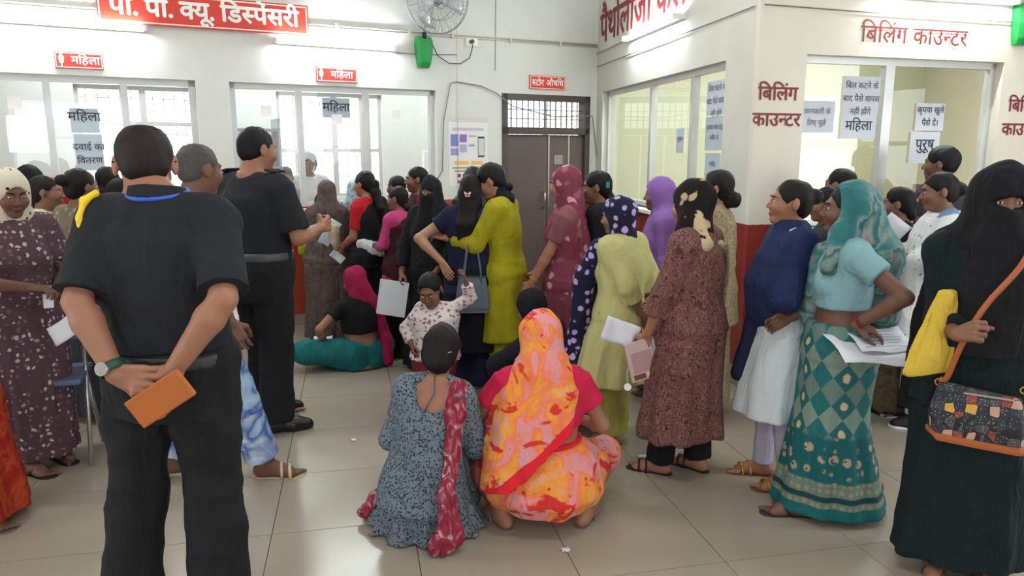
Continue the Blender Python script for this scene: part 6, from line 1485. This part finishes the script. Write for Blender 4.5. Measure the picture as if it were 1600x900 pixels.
# ---- seated on the floor near the second window
st = Fig('person sitting on the floor in black blouse, teal sari and magenta headscarf', 1.42, (-1.14, 5.42), 42, SK1, q=.011, yaw=10, pitch=10, lean=4, pelvis=(0, 0, .13), feet={1: (.10, .30, .07), -1: (-.10, .32, .07)}, toes={1: 60, -1: -60}, build=1.1,
         legpole={1: (1, .2, .25), -1: (-1, .2, .25)}, armL=dict(t=(-.26, .16, .20), pole=(-1, -.3, 0)), armR=dict(t=(.2, .2, .22), pole=(1, -.3, 0)))
st.body(feet=False); st.hair('plain'); st.top(M_SOFTB, 'blouse', e=.018, hem=st.P[2] + .17, sl=.5, se=.022, cuts=(((0, 0, -1), st.P + V3(0, 0, .175)),))
B = SDF(); B.loft((0, 0, 0), np.eye(3), [(.0, 0, .04, .24, .21), (.06, 0, .03, .235, .20), (.14, 0, .01, .20, .165), (.21, 0, 0, .165, .14)], .03, fold=(9, .05, .01, .2))
for k in (1, -1): B.cap((.10 * k, .0, .13), st.Kn[k] * V3(1, 1, 0) + V3(0, 0, max(.10, st.Kn[k][2] - .01)), .145, .100, .05); B.cap(st.Kn[k] * V3(1, 1, 0) + V3(0, 0, max(.09, st.Kn[k][2] - .02)), (0, .34, .08), .095, .09, .05)
B.plane((0, 0, -1), (0, 0, .006)); st.add('sari', B, M_TEAL, .010, .005, 24)
st.scarf(M_MAGENTA, cut=(0, .13, -.035, .075, .095, .10), tail=None, sh=False, neckwrap=True, e=1.03, amp=.006, drop=((st.hp(.02, -.07, -.06), st.P + st.T @ V3(.13, -.06, .36), .075), (st.P + st.T @ V3(.13, -.06, .38), st.P + V3(.17, -.10, .08), .06), (st.P + V3(.17, -.10, .10), st.P + V3(.16, -.17, -.08), .06)))
PW = st.w(st.palm(-1, .07, .02)); sheet('white papers in the lap of the seated figure in magenta headscarf', PW + Vector((-.04, -.02, .04)), (1, .1, .0), (0, .6, .8), .14, .13, .02, fold=.01)
# ---- dark crouching figure behind the orange sari
cr = Fig('person in dark clothes crouching behind the orange sari, one arm on knee', 1.45, (.28, 4.10), 62, SK2, q=.013, lean=24, pitch=20, pelvis=(0, -.05, .24), feet={1: (.12, .14), -1: (-.12, .14)}, legpole=(0, .7, 1),
         armL=dict(t=(-.13, .40, .36), pole=(-.4, -.6, .6), curl=40), armR=dict(t=(.15, .4, .38), pole=(1, 0, 0)), head_scale=.98)
cr.body(feet=False); cr.hair('plain'); cr.top(cloth('kurta_midnight', (18, 20, 34)), 'kurta', e=.03, hem=.12, sl=1.7, se=.03); cr.skirt(cloth('kurta_midnight', (18, 20, 34)), 'skirt', e=.06, hem=.01, top_z=.34, flare=.04); cr.scarf(M_SOFTB, tail=None, sh=True)

# ---- staff behind the dispensary glass
for lab, s_, off_, H_, sk_, tp, sc_ in (('person in white shirt standing behind the second dispensary window', -2.98, .95, 1.60, SK2, M_WHITE, None), ('person with covered grey head behind the second window, left part', -3.30, .60, 1.46, SK2, cloth('cloth_grey', (150, 150, 156)), None)):
    p_ = MA @ Vector((s_, off_, 0)); f = Fig(lab, H_, (p_.x, p_.y), 205, sk_, q=.014, pitch=16); f.body(feet=False).face(brows=False); f.hair('short', (40, 38, 40), line=.01); f.trousers(M_DARKG); f.top(tp, 'shirt', hem=.75, sl=1.2)

# ================================================================== small things
cb = empty('cloth_bag', MA @ Vector((-3.30, -.24, .92)), math.atan2(.482, .876), 'yellow-green and red cloth bag hanging at the dispensary counter front', 'bag')
B = SDF(); B.loft((0, 0, 0), np.eye(3), [(-.22, 0, 0, .12, .04), (-.1, 0, 0, .13, .055), (.08, 0, 0, .115, .045), (.16, 0, 0, .09, .02)], .02, fold=(7, .05, .08, 0)); V, Q = B.mesh(.01); V = wrinkle(V, Q, .006, 30, 2)
meshobj('bag_body', V, Q, blotch('bag_yellow_green', [(0, (196, 190, 40)), (.5, (170, 176, 40)), (.7, (214, 206, 120)), (1, (150, 150, 30))], 12, 1), cb)
for x in (-.125, .125): MB().box((x - .02, -.035, -.22), (x + .02, .035, .15)).build('bag_border', M_RED, cb, bevel=.01)
for x in (-.05, .05): pass
MB().tube([(-.06, 0, .14), (-.05, 0, .20), (.05, 0, .20), (.06, 0, .14)], .01, 6).build('handle', M_RED, cb, True)
chr_ = empty('folding_chair', (-2.50, 3.86, 0), D(200), 'folding chair with steel legs and blue-grey panel behind the nearest guard', 'chair')
for pts in (((-.2, -.02, 0), (-.16, .05, .45)), ((.2, -.02, 0), (.16, .05, .45)), ((-.2, .34, 0), (-.17, .0, .80)), ((.2, .34, 0), (.17, .0, .80))): MB().tube(pts, .011, 8).build('leg', STEEL, chr_, True)
MB().box((-.19, -.02, .44), (.19, .34, .47)).build('seat', plain('chair_bluegrey', (92, 108, 136), .5), chr_, bevel=.01); MB().box((-.17, .06, .62), (.17, .09, .82)).build('backrest', plain('chair_bluegrey', (92, 108, 136), .5), chr_, bevel=.01)
for i, (x, y, lab) in enumerate(((.70, 3.72, 'torn white scrap on the floor between the lemon and paisley kurtas'), (.78, 3.63, 'clear plastic strip lying on the floor near the black sandal'), (.22, 2.78, 'tiny white scrap on the floor in front of the orange sari'), (1.22, 2.56, 'small blue and white foil on the floor at the bottom right'), (-.90, 3.95, 'tiny white scrap on the empty floor left of the crouching pair'))):
    sheet(lab, (x, y, .006), (1, .4, 0), (-.3, 1, 0), .05 - .006 * i, .03, .002, 'litter', 'litter', fold=.006, mat=PAPER if i != 3 else plain('foil_blue', (60, 90, 170), .3))
